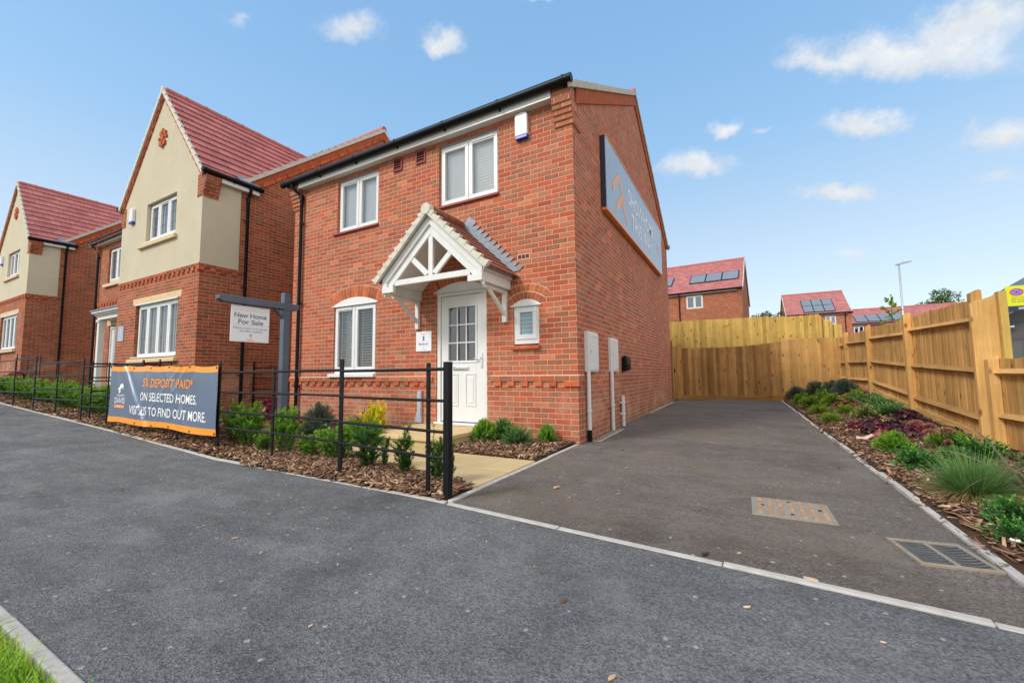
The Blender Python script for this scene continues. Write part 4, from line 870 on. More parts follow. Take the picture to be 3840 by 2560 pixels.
for a, b, c, e, yy in ((-3.0, -.9, 1.02, 2.28, .24), (-2.7, -1.22, 3.9, 4.84, .24)):
    mb = MB(); n = 46
    for k in range(n):
        u0, u1 = a + (b - a) * k / n, a + (b - a) * (k + 1) / n; w0, w1 = yy + .03 * math.sin(k * 1.7), yy + .03 * math.sin((k + 1) * 1.7); mb.poly([(u0, w0, c), (u1, w1, c), (u1, w1, e), (u0, w0, e)])
    mb.build('curtain', M['curtain'], H2)
# entrance in the recess
mb = MB(); mb.box(-7.32, -7.25, RC + .02, RC + .10, -.3, 2.14); mb.box(-6.42, -6.35, RC + .02, RC + .10, -.3, 2.14); mb.box(-7.25, -6.42, RC + .02, RC + .10, 2.07, 2.14); mb.box(-7.25, -6.95, RC + .04, RC + .08, -.3, 2.07); mb.box(-6.56, -6.42, RC + .04, RC + .08, -.3, 2.07); mb.box(-6.95, -6.56, RC + .04, RC + .08, -.3, .35); mb.box(-6.95, -6.56, RC + .04, RC + .08, 1.93, 2.07)
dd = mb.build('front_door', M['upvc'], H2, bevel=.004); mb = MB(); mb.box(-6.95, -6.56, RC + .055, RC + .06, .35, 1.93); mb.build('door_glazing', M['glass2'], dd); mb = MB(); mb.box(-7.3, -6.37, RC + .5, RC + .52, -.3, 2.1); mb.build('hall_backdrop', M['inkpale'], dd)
mb = MB(); mb.box(-7.5, -6.2, RC - .01, RC + .08, 2.17, 2.33); mb.build('lintel', M['stone'], H2, bevel=.004)
mb = MB(); cx0 = -7.36; mb.box(cx0, -WW - .01, .36, RC, 2.50, 2.56); mb.prism([(.38, 2.50), (.43, 2.44), (.46, 2.44), (.50, 2.38), (RC, 2.38), (RC, 2.50)], 'x', cx0 + .05, -WW - .01); mb.box(cx0 + .12, -WW - .012, .48, RC - .01, 2.31, 2.379); cn = mb.build('door_canopy', M['whitepaint'], H2, bevel=.008)
mb = MB(); mb.box(cx0 - .03, -WW - .012, .33, RC - .001, 2.56, 2.60); mb.build('lead_roof', M['lead'], cn, bevel=.006)
mb = MB(); mb.box(cx0 + .14, cx0 + .28, .48, .62, -.6, 2.30); mb.box(cx0 + .11, cx0 + .31, .45, .65, 2.24, 2.309); mb.build('post', M['whitepaint'], cn, bevel=.006)
# brick cross in the gable
mb = MB(); mx, mz = -2.05, 6.42
for a, b, r in ((0, 0, .085), (-.09, .13, .075), (.10, .12, .075), (-.11, -.12, .075), (.09, -.13, .075), (.0, .20, .055), (0, -.20, .055), (.17, .02, .05), (-.18, .01, .05)):
    mb.tint = rnd.random(); mb.prism([(mx + a + r * math.cos(q), mz + b + r * math.sin(q)) for q in np.linspace(.4, .4 + 2 * math.pi, 6)[:-1]], 'y', -.045 - .003 * rnd.random(), -.006)
mb.build('brick_ornament', M['orangebrick'], H2, tint=True)
mb = MB(); mb.box(.0, .004, .63, .642, -.5, RB - .16); mb.build('movement_joint', M['ridge'], H2)
H3 = copy_tree(H2); H3.location = (-8.25 - 12.66, -.942 + .05, .453 + .655); H3['label'] = 'brick house with a cream rendered front gable, cut by the left edge'
alarm((-8.25 - 3.52, -.942 - .007, .453 + 4.71), 'white alarm box beside the upper window of the nearer cream gabled house'); alarm((-20.91 - 3.52, -.892 - .007, 1.108 + 4.71), 'white alarm box on the cream gabled house farthest up the street')
r, T = plaque('house_plaque', 'blue grey plaque numbered 2 beside the big leaded window of the cream gabled house', 'sign', -8.25 - 4.06, -8.25 - 3.70, .453 + 1.46, .453 + 1.85, -.942, M['signface'])
text('two', M['ink'], r, T(-.03, .03, .02, .12)); text('plot', M['ink'], r, T(-.05, .05, .14, .165)); text('mar', M['ink'], r, T(-.09, .09, -.06, -.03))
mb = MB(); mb.box(-.05, .05, -.0155, -.0145, -.15, -.145); mb.box(-.02, .02, -.0155, -.0145, -.12, -.10); mb.build('ruled_lines', M['ink'], r)

# ------------------------------------------------------------------ houses beyond the fences
def far_house(name, label, x0, x1, y, dep, zb, ze, zr, wins, pvs, hood=None, pipe=None, rot=0.):
    w = x1 - x0; h = empty(name, (x1 - w * math.cos(rot), y - w * math.sin(rot), zb), label, 'house', 'houses beyond the timber fence'); h.rotation_euler.z = rot; e = ze - zb; rz = zr - zb
    mb = MB(); hs = [(a - x0, b - x0, c - zb, d2 - zb) for a, b, c, d2 in wins]; grid_wall(mb, 0, w, -1.5, e, hs, Pf(0), .1)
    mb.poly([(w, 0, -1.5), (w, dep, -1.5), (w, dep, e), (w, dep / 2, rz - .1), (w, 0, e)]); mb.poly([(0, dep, -1.5), (0, 0, -1.5), (0, 0, e), (0, dep / 2, rz - .1), (0, dep, e)]); mb.poly([(w, dep, -1.5), (0, dep, -1.5), (0, dep, e), (w, dep, e)])
    for k in range(4): box_on(mb, Pf(0), w - .28, w + .02, e - .55 + k * .1, e - .45 + k * .1, .03 * (k + 1))
    mb.build('wall', M['brick2'] if hood is None else M['brick'], h)
    pa2 = math.atan2(rz - e, dep / 2); c, s = math.cos(pa2), math.sin(pa2); L = (dep / 2 + .2) / c; mb = MB(); mv = MB()
    for sg in (1, -1):
        def P(u, q, hh, sg=sg): return (u, dep / 2 - sg * (dep / 2 + .2 - q * c + hh * s), e + .02 - .2 * s / c + q * s + hh * c)
        tile_slope(mb, P, -.06, w + .06, L, .3, .035)
        for xx in (w + .07, -.07): mv.hexa([P(xx - .03, 0, -.12), P(xx + .03, 0, -.12), P(xx + .03, L, -.12), P(xx - .03, L, -.12), P(xx - .03, 0, .04), P(xx + .03, 0, .04), P(xx + .03, L, .04), P(xx - .03, L, .04)])
    rf = mb.build('roof', M['tile_x'], h, tint=True); mv.build('verge_cap', M['verge2'], rf); mb = MB(); mb.tube([(-.08, dep / 2, rz + .04), (w + .08, dep / 2, rz + .04)], .11, 8); mb.build('ridge', M['ridge'], rf, smooth=True)
    def P(u, q, hh): return (u, -.2 + q * c - hh * s, e + .02 - .2 * s / c + q * s + hh * c)
    for u0, u1, q0, q1 in pvs:
        mb = MB(); mb.hexa([P(u0 - .04, q0 - .05, .05), P(u1 + .04, q0 - .05, .05), P(u1 + .04, q1 + .04, .05), P(u0 - .04, q1 + .04, .05), P(u0 - .04, q0 - .05, .08), P(u1 + .04, q0 - .05, .08), P(u1 + .04, q1 + .04, .08), P(u0 - .04, q1 + .04, .08)]); o = mb.build('solar_panel', M['pvframe'], h)
        mb = MB(); mb.hexa([P(u0 + .02, q0 + .02, .08), P(u1 - .02, q0 + .02, .08), P(u1 - .02, q1 - .02, .08), P(u0 + .02, q1 - .02, .08), P(u0 + .02, q0 + .02, .095), P(u1 - .02, q0 + .02, .095), P(u1 - .02, q1 - .02, .095), P(u0 + .02, q1 - .02, .095)]); mb.build('cells', M['pv'], o)
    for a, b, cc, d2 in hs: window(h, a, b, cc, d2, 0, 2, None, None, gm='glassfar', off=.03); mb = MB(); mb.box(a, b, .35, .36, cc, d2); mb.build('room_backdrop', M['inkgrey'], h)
    gutter(h, (-.05, -.24, e - .02), (w + .08, -.24, e - .02), .06, 4); mb = MB(); mb.box(0, w - .3, -.16, -.14, e - .16, e + .0); mb.build('fascia', M['upvc'], h)
    if pipe is not None: downpipe(h, pipe - x0, -.06, -1, e - .45, pipe - x0, -.22, e - .05, (e - 1.5,), (1, 0))
    if hood: mb = MB(); mb.prism(arch_seg(hood[0] - x0, hood[1], hood[2] - zb, .18), 'y', -.05, .02); mb.build('arch_head', M['upvc'], h)
    return h
far_house('far_house', 'red roofed brick house with three solar panels in a row, nearest beyond the back fence', -6.2, 2.24, 27.5, 9.0, 2.1, 6.86, 9.95, [(-1.42, -.28, 5.65, 6.62)], [(4.88 + k * 1.12, 4.88 + k * 1.12 + 1.06, 1.75, 3.2) for k in range(3)] + [(1.35 + k * 1.12, 1.35 + k * 1.12 + 1.06, 1.75, 3.2) for k in range(2)], pipe=-1.9, rot=R(-3.6))
far_house('far_house', 'small brick house with six solar panels in two rows beyond the back fence', 6.3, 11.5, 45.1, 7.5, 3.2, 6.62, 9.25, [(9.44, 10.31, 5.5, 6.36)], [(1.5 + k * .86, 1.5 + k * .86 + .82, .55 + j * 1.35, 1.85 + j * 1.35) for k in range(3) for j in range(2)], hood=(10.0, .9, 4.05), pipe=11.0)
far_house('far_house', 'farthest brick house, its long red roof seen behind the lamp post', 13.6, 26.5, 56.4, 8., 3.6, 6.42, 8.5, [(13.75, 14.7, 5.1, 6.15)], [(.55 + k * 1.12, .55 + k * 1.12 + 1.06, .6, 2.6) for k in range(4)] + [(8.6 + k * 1.12, 8.6 + k * 1.12 + 1.06, 1.6, 3.2) for k in range(2)], pipe=None)
# dark clad building on the right
g = empty('clad_building', (13.9, 26.3, 1.2), 'dark grey clad building with a sloping roof beyond the low fence at the right edge', 'building')
mb = MB(); mb.add([(0, 0, -1), (12, 0, -1), (12, 0, 2.35), (6, 0, 6.35), (0, 0, 2.35)], [(0, 1, 2, 3, 4)]); mb.add([(0, 4, -1), (0, 0, -1), (0, 0, 2.35), (0, 4, 2.35)], [(0, 1, 2, 3)]); mb.add([(12, 0, -1), (12, 4, -1), (12, 4, 2.35), (12, 0, 2.35)], [(0, 1, 2, 3)]); mb.add([(12, 4, -1), (0, 4, -1), (0, 4, 2.35), (6, 4, 6.35), (12, 4, 2.35)], [(0, 1, 2, 3, 4)])
mb.build('cladding', M['clad'], g)
mb = MB()
for zz in (.2, 1.3, 2.2): mb.box(0, 12, -.006, 0, zz, zz + .02)
for xx in (1.15, 2.4, 3.7): mb.box(xx, xx + .02, -.007, 0, -1, 2.3)
mb.build('panel_joints', M['pvframe'], g)
mb = MB()
for sg in (0, 1):
    X = (lambda v: v) if not sg else (lambda v: 12 - v)
    q = [(X(-.9), 2.33), (X(6), 6.93), (X(6), 6.37), (X(-.9), 1.77)]; mb.prism(q, 'y', -.75, 4.3); q2 = [(X(-.85), 2.57), (X(6), 7.15), (X(6), 6.94), (X(-.85), 2.35)]; mb.prism(q2, 'y', -.85, 4.4)
mb.build('roof', M['clad2'], g)
mb = MB(); mb.box(.30, .92, -.02, 0, -1, 1.15); mb.build('door', M['doorgrey'], g); mb = MB(); mb.tube([(1.2, -.02, 1.05), (1.2, -.12, 1.0)], .07, 10); mb.tube([(.35, -.02, 2.0), (.35, -.2, 1.95), (.62, -.22, 1.97)], .055, 8); mb.build('wall_lamp', M['alarm'], g, smooth=True)
mb = MB(); mb.box(1.15, 1.5, -.03, 0, 2.35, 2.75); mb.build('louvre_vent', M['lampsteel'], g)
# yellow no stopping sign
g = empty('road_sign', (7.06, 7.6, 0), 'yellow no stopping sign above the low fence, cut by the right edge of the photo', 'sign'); zt2, SH = 2.315, .44
mb = MB(); mb.box(.0, .86, -.012, 0, zt2, zt2 + SH); mb.build('board', M['yellow'], g, bevel=.004); mb = MB(); mb.box(.01, .86, -.01, 0, zt2 - .115, zt2 - .002); mb.build('lower_plate', M['navy'], g)
mb = MB(); mb.tube([(.5, .03, -.2), (.5, .03, zt2 + .4)], .03, 12); mb.build('post', M['lampsteel'], g, smooth=True)
def ring(mb, cx, cz, rx_, rz_, k, y): mb.poly([(cx + rx_ * math.cos(a), y, cz + rz_ * math.sin(a)) for a in np.linspace(0, 2 * math.pi, 33)[:-1]])
mb = MB(); ring(mb, .165, zt2 + .30, .105, .082, 0, -.0135); rr = mb.build('red_ring', M['signred'], g); mb = MB(); ring(mb, .165, zt2 + .30, .083, .064, 0, -.0145); mb.build('blue_disc', M['signblue'], rr)
mb = MB()
for sg in (-1, 1): mb.bar((.165 - .066, -.016, zt2 + .30 - sg * .05), (.165 + .066, -.016, zt2 + .30 + sg * .05), .018, .001, (0, 1, 0))
mb.build('red_cross', M['signred'], rr)
def yt(a, b, c, e): return lambda u, v: (a + (b - a) * u, -.0145, zt2 + c + (e - c) * v)
text('no', M['inkblack'], g, yt(.30, .36, .355, .40)); text('stp', M['inkblack'], g, yt(.305, .56, .30, .345)); text('any', M['inkblack'], g, yt(.31, .60, .245, .285))
text('y1', M['inkblack'], g, yt(.08, .52, .165, .195)); text('y2', M['inkblack'], g, yt(.08, .60, .12, .15)); text('y3', M['inkblack'], g, yt(.08, .56, .075, .105))
mb = MB(); mb.box(.17, .70, -.0115, -.0105, zt2 - .07, zt2 - .03); mb.build('lower_lettering', M['inkpale'], g)
# lamp post
g = empty('lamp_post', (15.1, 44.6, 2.6), 'tall grey street lamp standing behind the timber fence', 'lamp post'); mb = MB(); mb.tube([(0, 0, 0), (0, 0, 1.4), (0, 0, 1.45), (0, 0, 8.05)], [.13, .13, .09, .07], 12); mb.build('column', M['lampsteel'], g, smooth=True)
mb = MB(); mb.prism([(-.25, 7.98), (.05, 8.02), (.85, 8.20), (.95, 8.25), (.4, 8.24), (-.2, 8.1)], 'y', -.14, .14); mb.tube([(.25, 0, 8.2), (.25, 0, 8.32)], .05, 8); mb.build('lantern', M['lampsteel'], g)

# ------------------------------------------------------------------ timber fences
def boards(mb, u0, u1, z0f, z1f, P, w=.112, th=.011, jit=.012):
    n = max(1, round((u1 - u0) / w)); w = (u1 - u0) / n
    for k in range(n):
        a, b = u0 + k * w, u0 + (k + 1) * w + .012; mb.tint = rnd.random(); zz0 = z0f((a + b) / 2); zz1 = z1f((a + b) / 2) + rnd.uniform(-jit, jit); d0 = rnd.uniform(0, .002)
        q = [P(a, zz0, d0), P(b, zz0, d0 + th * .35), P(b, zz0, th + .010), P(a, zz0, th), P(a, zz1, d0), P(b, zz1, d0 + th * .35), P(b, zz1, th + .010), P(a, zz1, th)]; mb.hexa(q)
hyf = lambda y: float(np.interp(y, [1.8, 4.4, 7, 10.3], [.0, .19, .42, .45]))
FX_ = 4.60
fz = lambda y: float(np.interp(y, [1.8, 4.3, 6.9, 9.2, 10.3], [1.87, 1.89, 1.93, 1.95, 1.96]))
F = empty('timber_fence', (0, 0, 0), 'tall golden timber fence with posts and triangular rails along the right of the driveway bed', 'fence')
ys = [1.90, 4.36, 6.92, 9.22, 10.36]
for i, (a, b) in enumerate(zip(ys, ys[1:])):
    mb = MB(); boards(mb, a + .05, b - .05 if i < 3 else b, lambda y: hyf(y) + .14, fz, lambda u, z, dd: (FX_ + dd, u, z)); mb.build('board_panel', M['board'], F, tint=True)
    mb = MB(); mb.tint = rnd.random(); mb.hexa([(FX_ - .03, a + .05, hyf(a) - .15), (FX_ - .005, a + .05, hyf(a) - .15), (FX_ - .005, b - .05, hyf(b) - .15), (FX_ - .03, b - .05, hyf(b) - .15), (FX_ - .03, a + .05, hyf(a) + .145), (FX_ - .005, a + .05, hyf(a) + .145), (FX_ - .005, b - .05, hyf(b) + .145), (FX_ - .03, b - .05, hyf(b) + .145)]); mb.build('gravel_board', M['rail'], F, tint=True)
    for za, zb2 in ((fz(a) - .28, fz(b) - .23), ((hyf(a) + fz(a)) / 2 + .0, (hyf(b) + fz(b)) / 2 - .0), (hyf(a) + .33, hyf(b) + .30)):
        mb = MB(); mb.tint = rnd.random(); c, e = a + .03, b - .02
        mb.add([(FX_ - .001, c, za - .042), (FX_ - .062, c, za - .012), (FX_ - .001, c, za + .042), (FX_ - .001, e, zb2 - .042), (FX_ - .062, e, zb2 - .012), (FX_ - .001, e, zb2 + .042)], [(0, 1, 2), (5, 4, 3), (0, 3, 4, 1), (1, 4, 5, 2), (2, 5, 3, 0)]); mb.build('rail', M['rail'], F, tint=True, bevel=.003)
for i, y in enumerate(ys[:4]):
    mb = MB(); mb.tint = .3 + .3 * rnd.random(); mb.prism([(FX_ - .10, hyf(y) - .3), (FX_ + .0, hyf(y) - .3), (FX_ + .0, fz(y) + .075), (FX_ - .03, fz(y) + .085), (FX_ - .10, fz(y) + .045)], 'y', y - .052, y + .052); mb.build('post', M['board'], F, tint=True, bevel=.004)
mb = MB(); mb.tint = .85; mb.prism([(FX_ - .13, -.05), (FX_ + .10, -.05), (FX_ + .10, 1.87), (FX_ - .13, 1.78)], 'y', 1.80, 1.845); mb.build('end_board', M['board'], F, tint=True, bevel=.004); mb = MB(); mb.tint = .75; mb.box(FX_ + .101, FX_ + .17, 1.74, 1.84, -.05, 1.90); mb.build('post', M['boardlight'], F, tint=True, bevel=.004)
F2 = empty('timber_fence', (0, 0, 0), 'low golden timber fence stepping down from the tall fence at the right edge', 'fence')
mb = MB(); boards(mb, -3.4, 1.66, lambda y: .0, lambda y: 1.09, lambda u, z, dd: (FX_ + .01 + dd, u, z)); mb.build('board_panel', M['board'], F2, tint=True)
for z in (.93, .42):
    mb = MB(); mb.tint = rnd.random(); mb.add([(FX_ + .008, -3.4, z - .042), (FX_ - .052, -3.4, z - .012), (FX_ + .008, -3.4, z + .042), (FX_ + .008, 1.64, z - .042), (FX_ - .052, 1.64, z - .012), (FX_ + .008, 1.64, z + .042)], [(0, 1, 2), (5, 4, 3), (0, 3, 4, 1), (1, 4, 5, 2), (2, 5, 3, 0)]); mb.build('rail', M['rail'], F2, tint=True, bevel=.003)
for y in (1.68, -.85, -3.3): mb = MB(); mb.tint = rnd.random(); mb.prism([(FX_ - .085, -.2), (FX_ + .008, -.2), (FX_ + .008, 1.12), (FX_ - .085, 1.08)], 'y', y - .05, y + .05); mb.build('post', M['board'], F2, tint=True, bevel=.004)
BY = 10.45
F3 = empty('timber_fence', (0, 0, 0), 'brown close boarded fence across the end of the driveway', 'fence')
bz0 = lambda x: float(np.interp(x, [0, 3.05, 4.7], [.03, .05, .45])); bz1 = lambda x: float(np.interp(x, [0, 1.9, 2.6, 3.6, 4.75], [1.815, 1.80, 1.86, 2.0, 1.97]))
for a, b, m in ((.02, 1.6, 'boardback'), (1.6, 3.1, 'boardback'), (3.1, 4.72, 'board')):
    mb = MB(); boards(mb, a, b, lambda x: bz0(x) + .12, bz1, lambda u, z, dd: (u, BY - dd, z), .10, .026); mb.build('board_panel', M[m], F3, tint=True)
mb = MB()
for a, b in ((.02, 1.6), (1.6, 3.1), (3.1, 4.7)): mb.tint = rnd.random(); mb.hexa([(a, BY - .035, bz0(a) - .1), (b, BY - .035, bz0(b) - .1), (b, BY - .03 + .02, bz0(b) - .1), (a, BY - .01, bz0(a) - .1), (a, BY - .035, bz0(a) + .13), (b, BY - .035, bz0(b) + .13), (b, BY - .01, bz0(b) + .13), (a, BY - .01, bz0(a) + .13)])
mb.build('gravel_board', M['railx'], F3, tint=True)
F4 = empty('timber_fence', (0, 0, 0), 'pale fresh timber fence standing higher up behind the brown back fence', 'fence')
for a, b, z in ((-3.0, -.3, 2.97), (-.3, 1.4, 2.965), (1.4, 2.9, 2.94), (2.9, 4.36, 2.90), (4.36, 4.62, 2.70), (4.64, 4.95, 2.52)):
    mb = MB(); boards(mb, a, b, lambda x: 1.0, lambda x: z, lambda u, zz, dd: (u, 12.0 - dd, zz), .11); mb.build('board_panel', M['boardlight'], F4, tint=True)
for x, z in ((4.38, 2.80), (4.66, 2.62)): mb = MB(); mb.tint = .5; mb.tube([(x, 11.93, 1.0), (x, 11.93, z), (x, 11.93, z + .03)], [.05, .05, .02], 10); mb.build('post', M['boardlight'], F4, tint=True, smooth=True)
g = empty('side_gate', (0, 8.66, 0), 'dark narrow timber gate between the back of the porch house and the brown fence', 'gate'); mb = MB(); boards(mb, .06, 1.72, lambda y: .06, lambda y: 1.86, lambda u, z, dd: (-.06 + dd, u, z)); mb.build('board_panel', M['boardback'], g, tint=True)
mb = MB(); mb.tint = .2; mb.box(-.04, .05, -.0, .08, 0, 1.98); mb.build('post', M['boardback'], g, tint=True); mb = MB(); mb.tint = .9; mb.box(-.04, .05, 1.70, 1.78, 0, 1.95); mb.build('post', M['boardback'], g, tint=True); mb = MB(); mb.box(-.03, -.005, .85, .89, .95, 1.1); mb.tube([(-.02, .87, 1.02), (.02, .87, 1.02)], .018, 8); mb.build('latch', M['black'], g)
# ------------------------------------------------------------------ black estate railing
RF = empty('metal_railing', (0, 0, 0), 'black estate railing of four round bars along the front planting bed', 'railing', None)
PO = [(-.08, -2.76, 1), (-.29, -2.745, 0), (-1.51, -2.61, 1), (-2.76, -2.53, 0), (-4.0, -2.50, 1), (-4.98, -2.53, 0), (-6.18, -2.53, 1), (-7.42, -2.55, 0), (-8.32, -2.62, 1), (-9.56, -2.64, 0), (-10.86, -2.65, 1), (-12.15, -2.68, 0), (-13.5, -2.68, 1), (-14.8, -2.68, 0), (-16.1, -2.68, 1), (-17.4, -2.68, 0), (-18.7, -2.68, 1), (-20.0, -2.68, 0), (-21.3, -2.68, 1)]
LV = (1.012, .76, .515, .312)
def railing(root, PO, LV, ends=(0,)):
    for i, (x, y, k) in enumerate(PO):
        mb = MB(); h = (1.07 if i in ends else 1.13) if k else 1.065; w = .027 if i in ends else (.026 if k else .018); d2 = w if i in ends else .008; z = zl(x)
        mb.box(x - w, x + w, y - d2, y + d2, z - .3, z + h)
        for lv in LV: mb.tube([(x, y - d2 - .006, z + lv), (x, y + d2 + .006, z + lv)], .017, 8) if i not in ends else None
        mb.build('post', M['blackmetal'], root, bevel=.003)
    for i in range(len(PO) - 1):
        (x0, y0, k0), (x1, y1, k1) = PO[i], PO[i + 1]; zm = (zl(x0) + zl(x1)) / 2
        j = i if k0 else i - 1; xa = PO[j][0]; xb = PO[min(j + 2, len(PO) - 1)][0]; zp = (zl(xa) + zl(xb)) / 2
        for n, lv in enumerate(LV):
            mb = MB(); mb.tube([(x0, y0, zp + lv), (x1, y1, zp + lv)], .0125 if n else .0145, 10); mb.build('rail', M['blackmetal'], root, smooth=True)
railing(RF, PO, LV)
R2 = empty('metal_railing', (0, 0, 0), 'black railing closing the gap between the porch house and the cream gabled house', 'railing'); railing(R2, [(-6.42, .25, 1), (-7.15, .26, 0), (-8.2, .27, 1)], LV, ())
R3 = empty('metal_railing', (0, 0, 0), 'short black railing turning in from the street beside the path of the cream gabled house', 'railing'); railing(R3, [(-8.34, -2.50, 0), (-8.36, -1.5, 1), (-8.9, -1.1, 0)], LV, ())
R4 = empty('metal_railing', (0, 0, 0), 'black railing in front of the wall of the farthest cream gabled house', 'railing'); railing(R4, [(-18.2, -1.0, 1), (-19.5, -1.0, 0), (-20.8, -1.0, 1)], LV, ())

# ------------------------------------------------------------------ banner on the railing
B = empty('banner', (-3.97, -2.585, .2), 'grey vinyl banner with orange edges reading 5% DEPOSIT PAID, tied to the black railing', 'banner')
BL = [(-7.16, -2.60, 1.172), (-3.975, -2.535, 1.118), (-7.20, -2.60, .275), (-3.955, -2.54, .212)]
TL, TR, BLc, BR_ = [np.array(p) - np.array(B.location) for p in BL]
def cloth(u, v, off=0.):
    p = (TL * (1 - u) + TR * u) * v + (BLc * (1 - u) + BR_ * u) * (1 - v)
    g = lambda d, w: math.exp(-(d / w) ** 2)
    # one long diagonal fold, fans of small creases, sag between the ties
    a = (u - (.155 + (1 - v) * .255)); y = -.030 * g(a, .013) + .010 * g(a - .026, .018) + .006 * g(a + .02, .018)
    for cx, sl, w, am in ((.40, -.10, .012, .010), (.55, .22, .02, -.012), (.62, .16, .014, .009), (.76, -.28, .016, -.012), (.83, -.20, .02, .010), (.06, .10, .02, -.016), (.26, .05, .02, -.008), (.20, -.02, .025, .010), (.70, -.35, .013, -.012), (.92, .12, .03, -.008)):
        y += .5 * am * g(u - (cx + (1 - v) * sl), w) * (.35 + .65 * math.sin(3.1 * min(1, max(0, v * .9 + .05))))
    y += .008 * math.sin(u * 9 + 1) * math.sin(v * 3.1) + .0022 * math.sin(u * 23 + v * 6)
    z = -.020 * v ** 6 * abs(math.sin(u * math.pi * 5.0)) + .012 * (1 - v) ** 6 * math.sin(u * math.pi * 4 + .5) - .02 * (1 - v) ** 3 * g(u, .12)
    return (float(p[0]), float(p[1] + y - off), float(p[2] + z))
nu, nv = 240, 70
V = [cloth(i / nu, j / nv) for i in range(nu + 1) for j in range(nv + 1)]; idx = np.arange((nu + 1) * (nv + 1)).reshape(nu + 1, nv + 1)
Q = np.stack([idx[:-1, :-1], idx[1:, :-1], idx[1:, 1:], idx[:-1, 1:]], -1).reshape(-1, 4)
tv = [1. if (j / nv > .905 or j / nv < .10) else 0. for i in range(nu + 1) for j in range(nv + 1)]
link('cloth', np_mesh('cloth', V, Q, tv, True), M['vinyl'], B)
def bt(a, b, c, e): return lambda u, v: cloth(a + (b - a) * u, c + (e - c) * v, .004)
text('pct', M['vinylorange'], B, bt(.36, .81, .645, .795)); text('sel', M['ink'], B, bt(.345, .845, .415, .555)); text('vis', M['ink'], B, bt(.235, .925, .175, .32))
text('wil', M['ink'], B, bt(.085, .165, .455, .495)); text('dav', M['ink'], B, bt(.065, .175, .335, .435)); 
mb = MB(); mb.add([cloth(.062 + .113 * i / 8, .255 + .05 * j, .0035) for i in range(9) for j in (0, 1)], [(2 * i, 2 * i + 2, 2 * i + 3, 2 * i + 1) for i in range(8)]); mb.build('emblem_bar', M['vinylorange'], B); text('hom', M['ink'], B, lambda u, v: cloth(.10 + .04 * u, .262 + .032 * v, .0055))
mb = MB(); cnt = [0]
def PB(u, v): cnt[0] += 1; return cloth(u, v, .004 + .00001 * cnt[0])
for pts in ([(.118, .665), (.132, .685), (.147, .675), (.155, .64), (.148, .615), (.152, .585), (.143, .59), (.14, .62), (.13, .60), (.122, .575), (.128, .545), (.118, .515), (.108, .52), (.113, .56), (.108, .60), (.116, .63)], [(.100, .565), (.112, .60), (.108, .615), (.098, .585)]): mb.poly([PB(*p) for p in pts])
mb.build('emblem', M['ink'], B)
mb = MB()
for u, v in ((.0, .97), (.145, .985), (.26, .965), (.43, .965), (.60, .975), (.78, .985), (.99, .97), (.30, .03), (.47, .02), (.62, .03), (.80, .03), (.99, .03)):
    x, y, z = cloth(u, v, .003); mb.tube([(x, y, z), (x, y - .004, z)], .012, 10); up = .05 if v > .5 else -.05
    mb.tube([(x, y - .006, z), (x + .01, y + .03, z + up * .8), (x + .005, y + .075, z + up)], .004, 6)
mb.build('cable_ties', M['black'], B)

# ------------------------------------------------------------------ for sale sign
SX, SY = -4.2, -1.52; z0 = zl(SX)
g = empty('sign_post', (SX, SY, z0), 'slate blue timber post with a cross arm behind the black railing', 'post'); mb = MB(); mb.box(-.05, .05, -.05, .05, -.3, 2.225); mb.build('post', M['postpaint'], g, bevel=.006)
mb = MB(); mb.prism([(-.90, 1.965), (-.96, 1.995), (-.96, 2.05), (-.90, 2.06), (.19, 2.06), (.20, 2.0), (.16, 1.965)], 'x', -.045 + .0, .057); mb.build('arm', M['postpaint'], g, bevel=.005); mb = MB(); mb.prism([(-.05, 1.82), (-.05, 1.86), (-.14, 1.965), (-.19, 1.965)], 'x', -.03, .03); mb.build('brace', M['postpaint'], g, bevel=.003)
g = empty('hanging_board', (SX, -2.30, 1.46), 'white hanging board reading New Home For Sale below the slate blue arm', 'sign'); BW, BH = .535, .515
mb = MB(); mb.box(-.006, .006, 0, BW, 0, BH); mb.build('board', M['signwhite'], g, bevel=.004)
def ht(a, b, c, e): return lambda u, v: (.0075, (a + (b - a) * u) * BW, (c + (e - c) * v) * BH)
text('new', M['inkgrey'], g, ht(.08, .92, .665, .80)); text('fs', M['inkgrey'], g, ht(.18, .83, .49, .625)); text('ple', M['inkgrey'], g, ht(.07, .94, .355, .41)); text('off', M['inkgrey'], g, ht(.22, .82, .275, .33))
mb = MB()
for z in (.87, .455): mb.box(.006, .0072, .07 * BW, .90 * BW, z * BH, z * BH + .003)
mb.build('ruled_lines', M['inkpale'], g); mb = MB(); tree_mark(mb, .51 * BW, .155 * BH, .085, lambda u, v: (.0075 + rnd.random() * .0005, u, v)); mb.build('emblem', M['inkpale'], g); mb = MB(); mb.box(.006, .008, .41 * BW, .60 * BW, .045 * BH, .065 * BH); mb.build('emblem_bar', M['vinylorange'], g)
mb = MB()
for y in (.17 * BW, .79 * BW): mb.tube([(0, y, BH - .02), (.012, y, BH - .01), (.004, y + .008, BH + .03), (0, y, BH + .06), (0, y, 1.965 + z0 - 1.46 + .003)], .0035, 6)
mb.build('hook', M['lampsteel'], g)

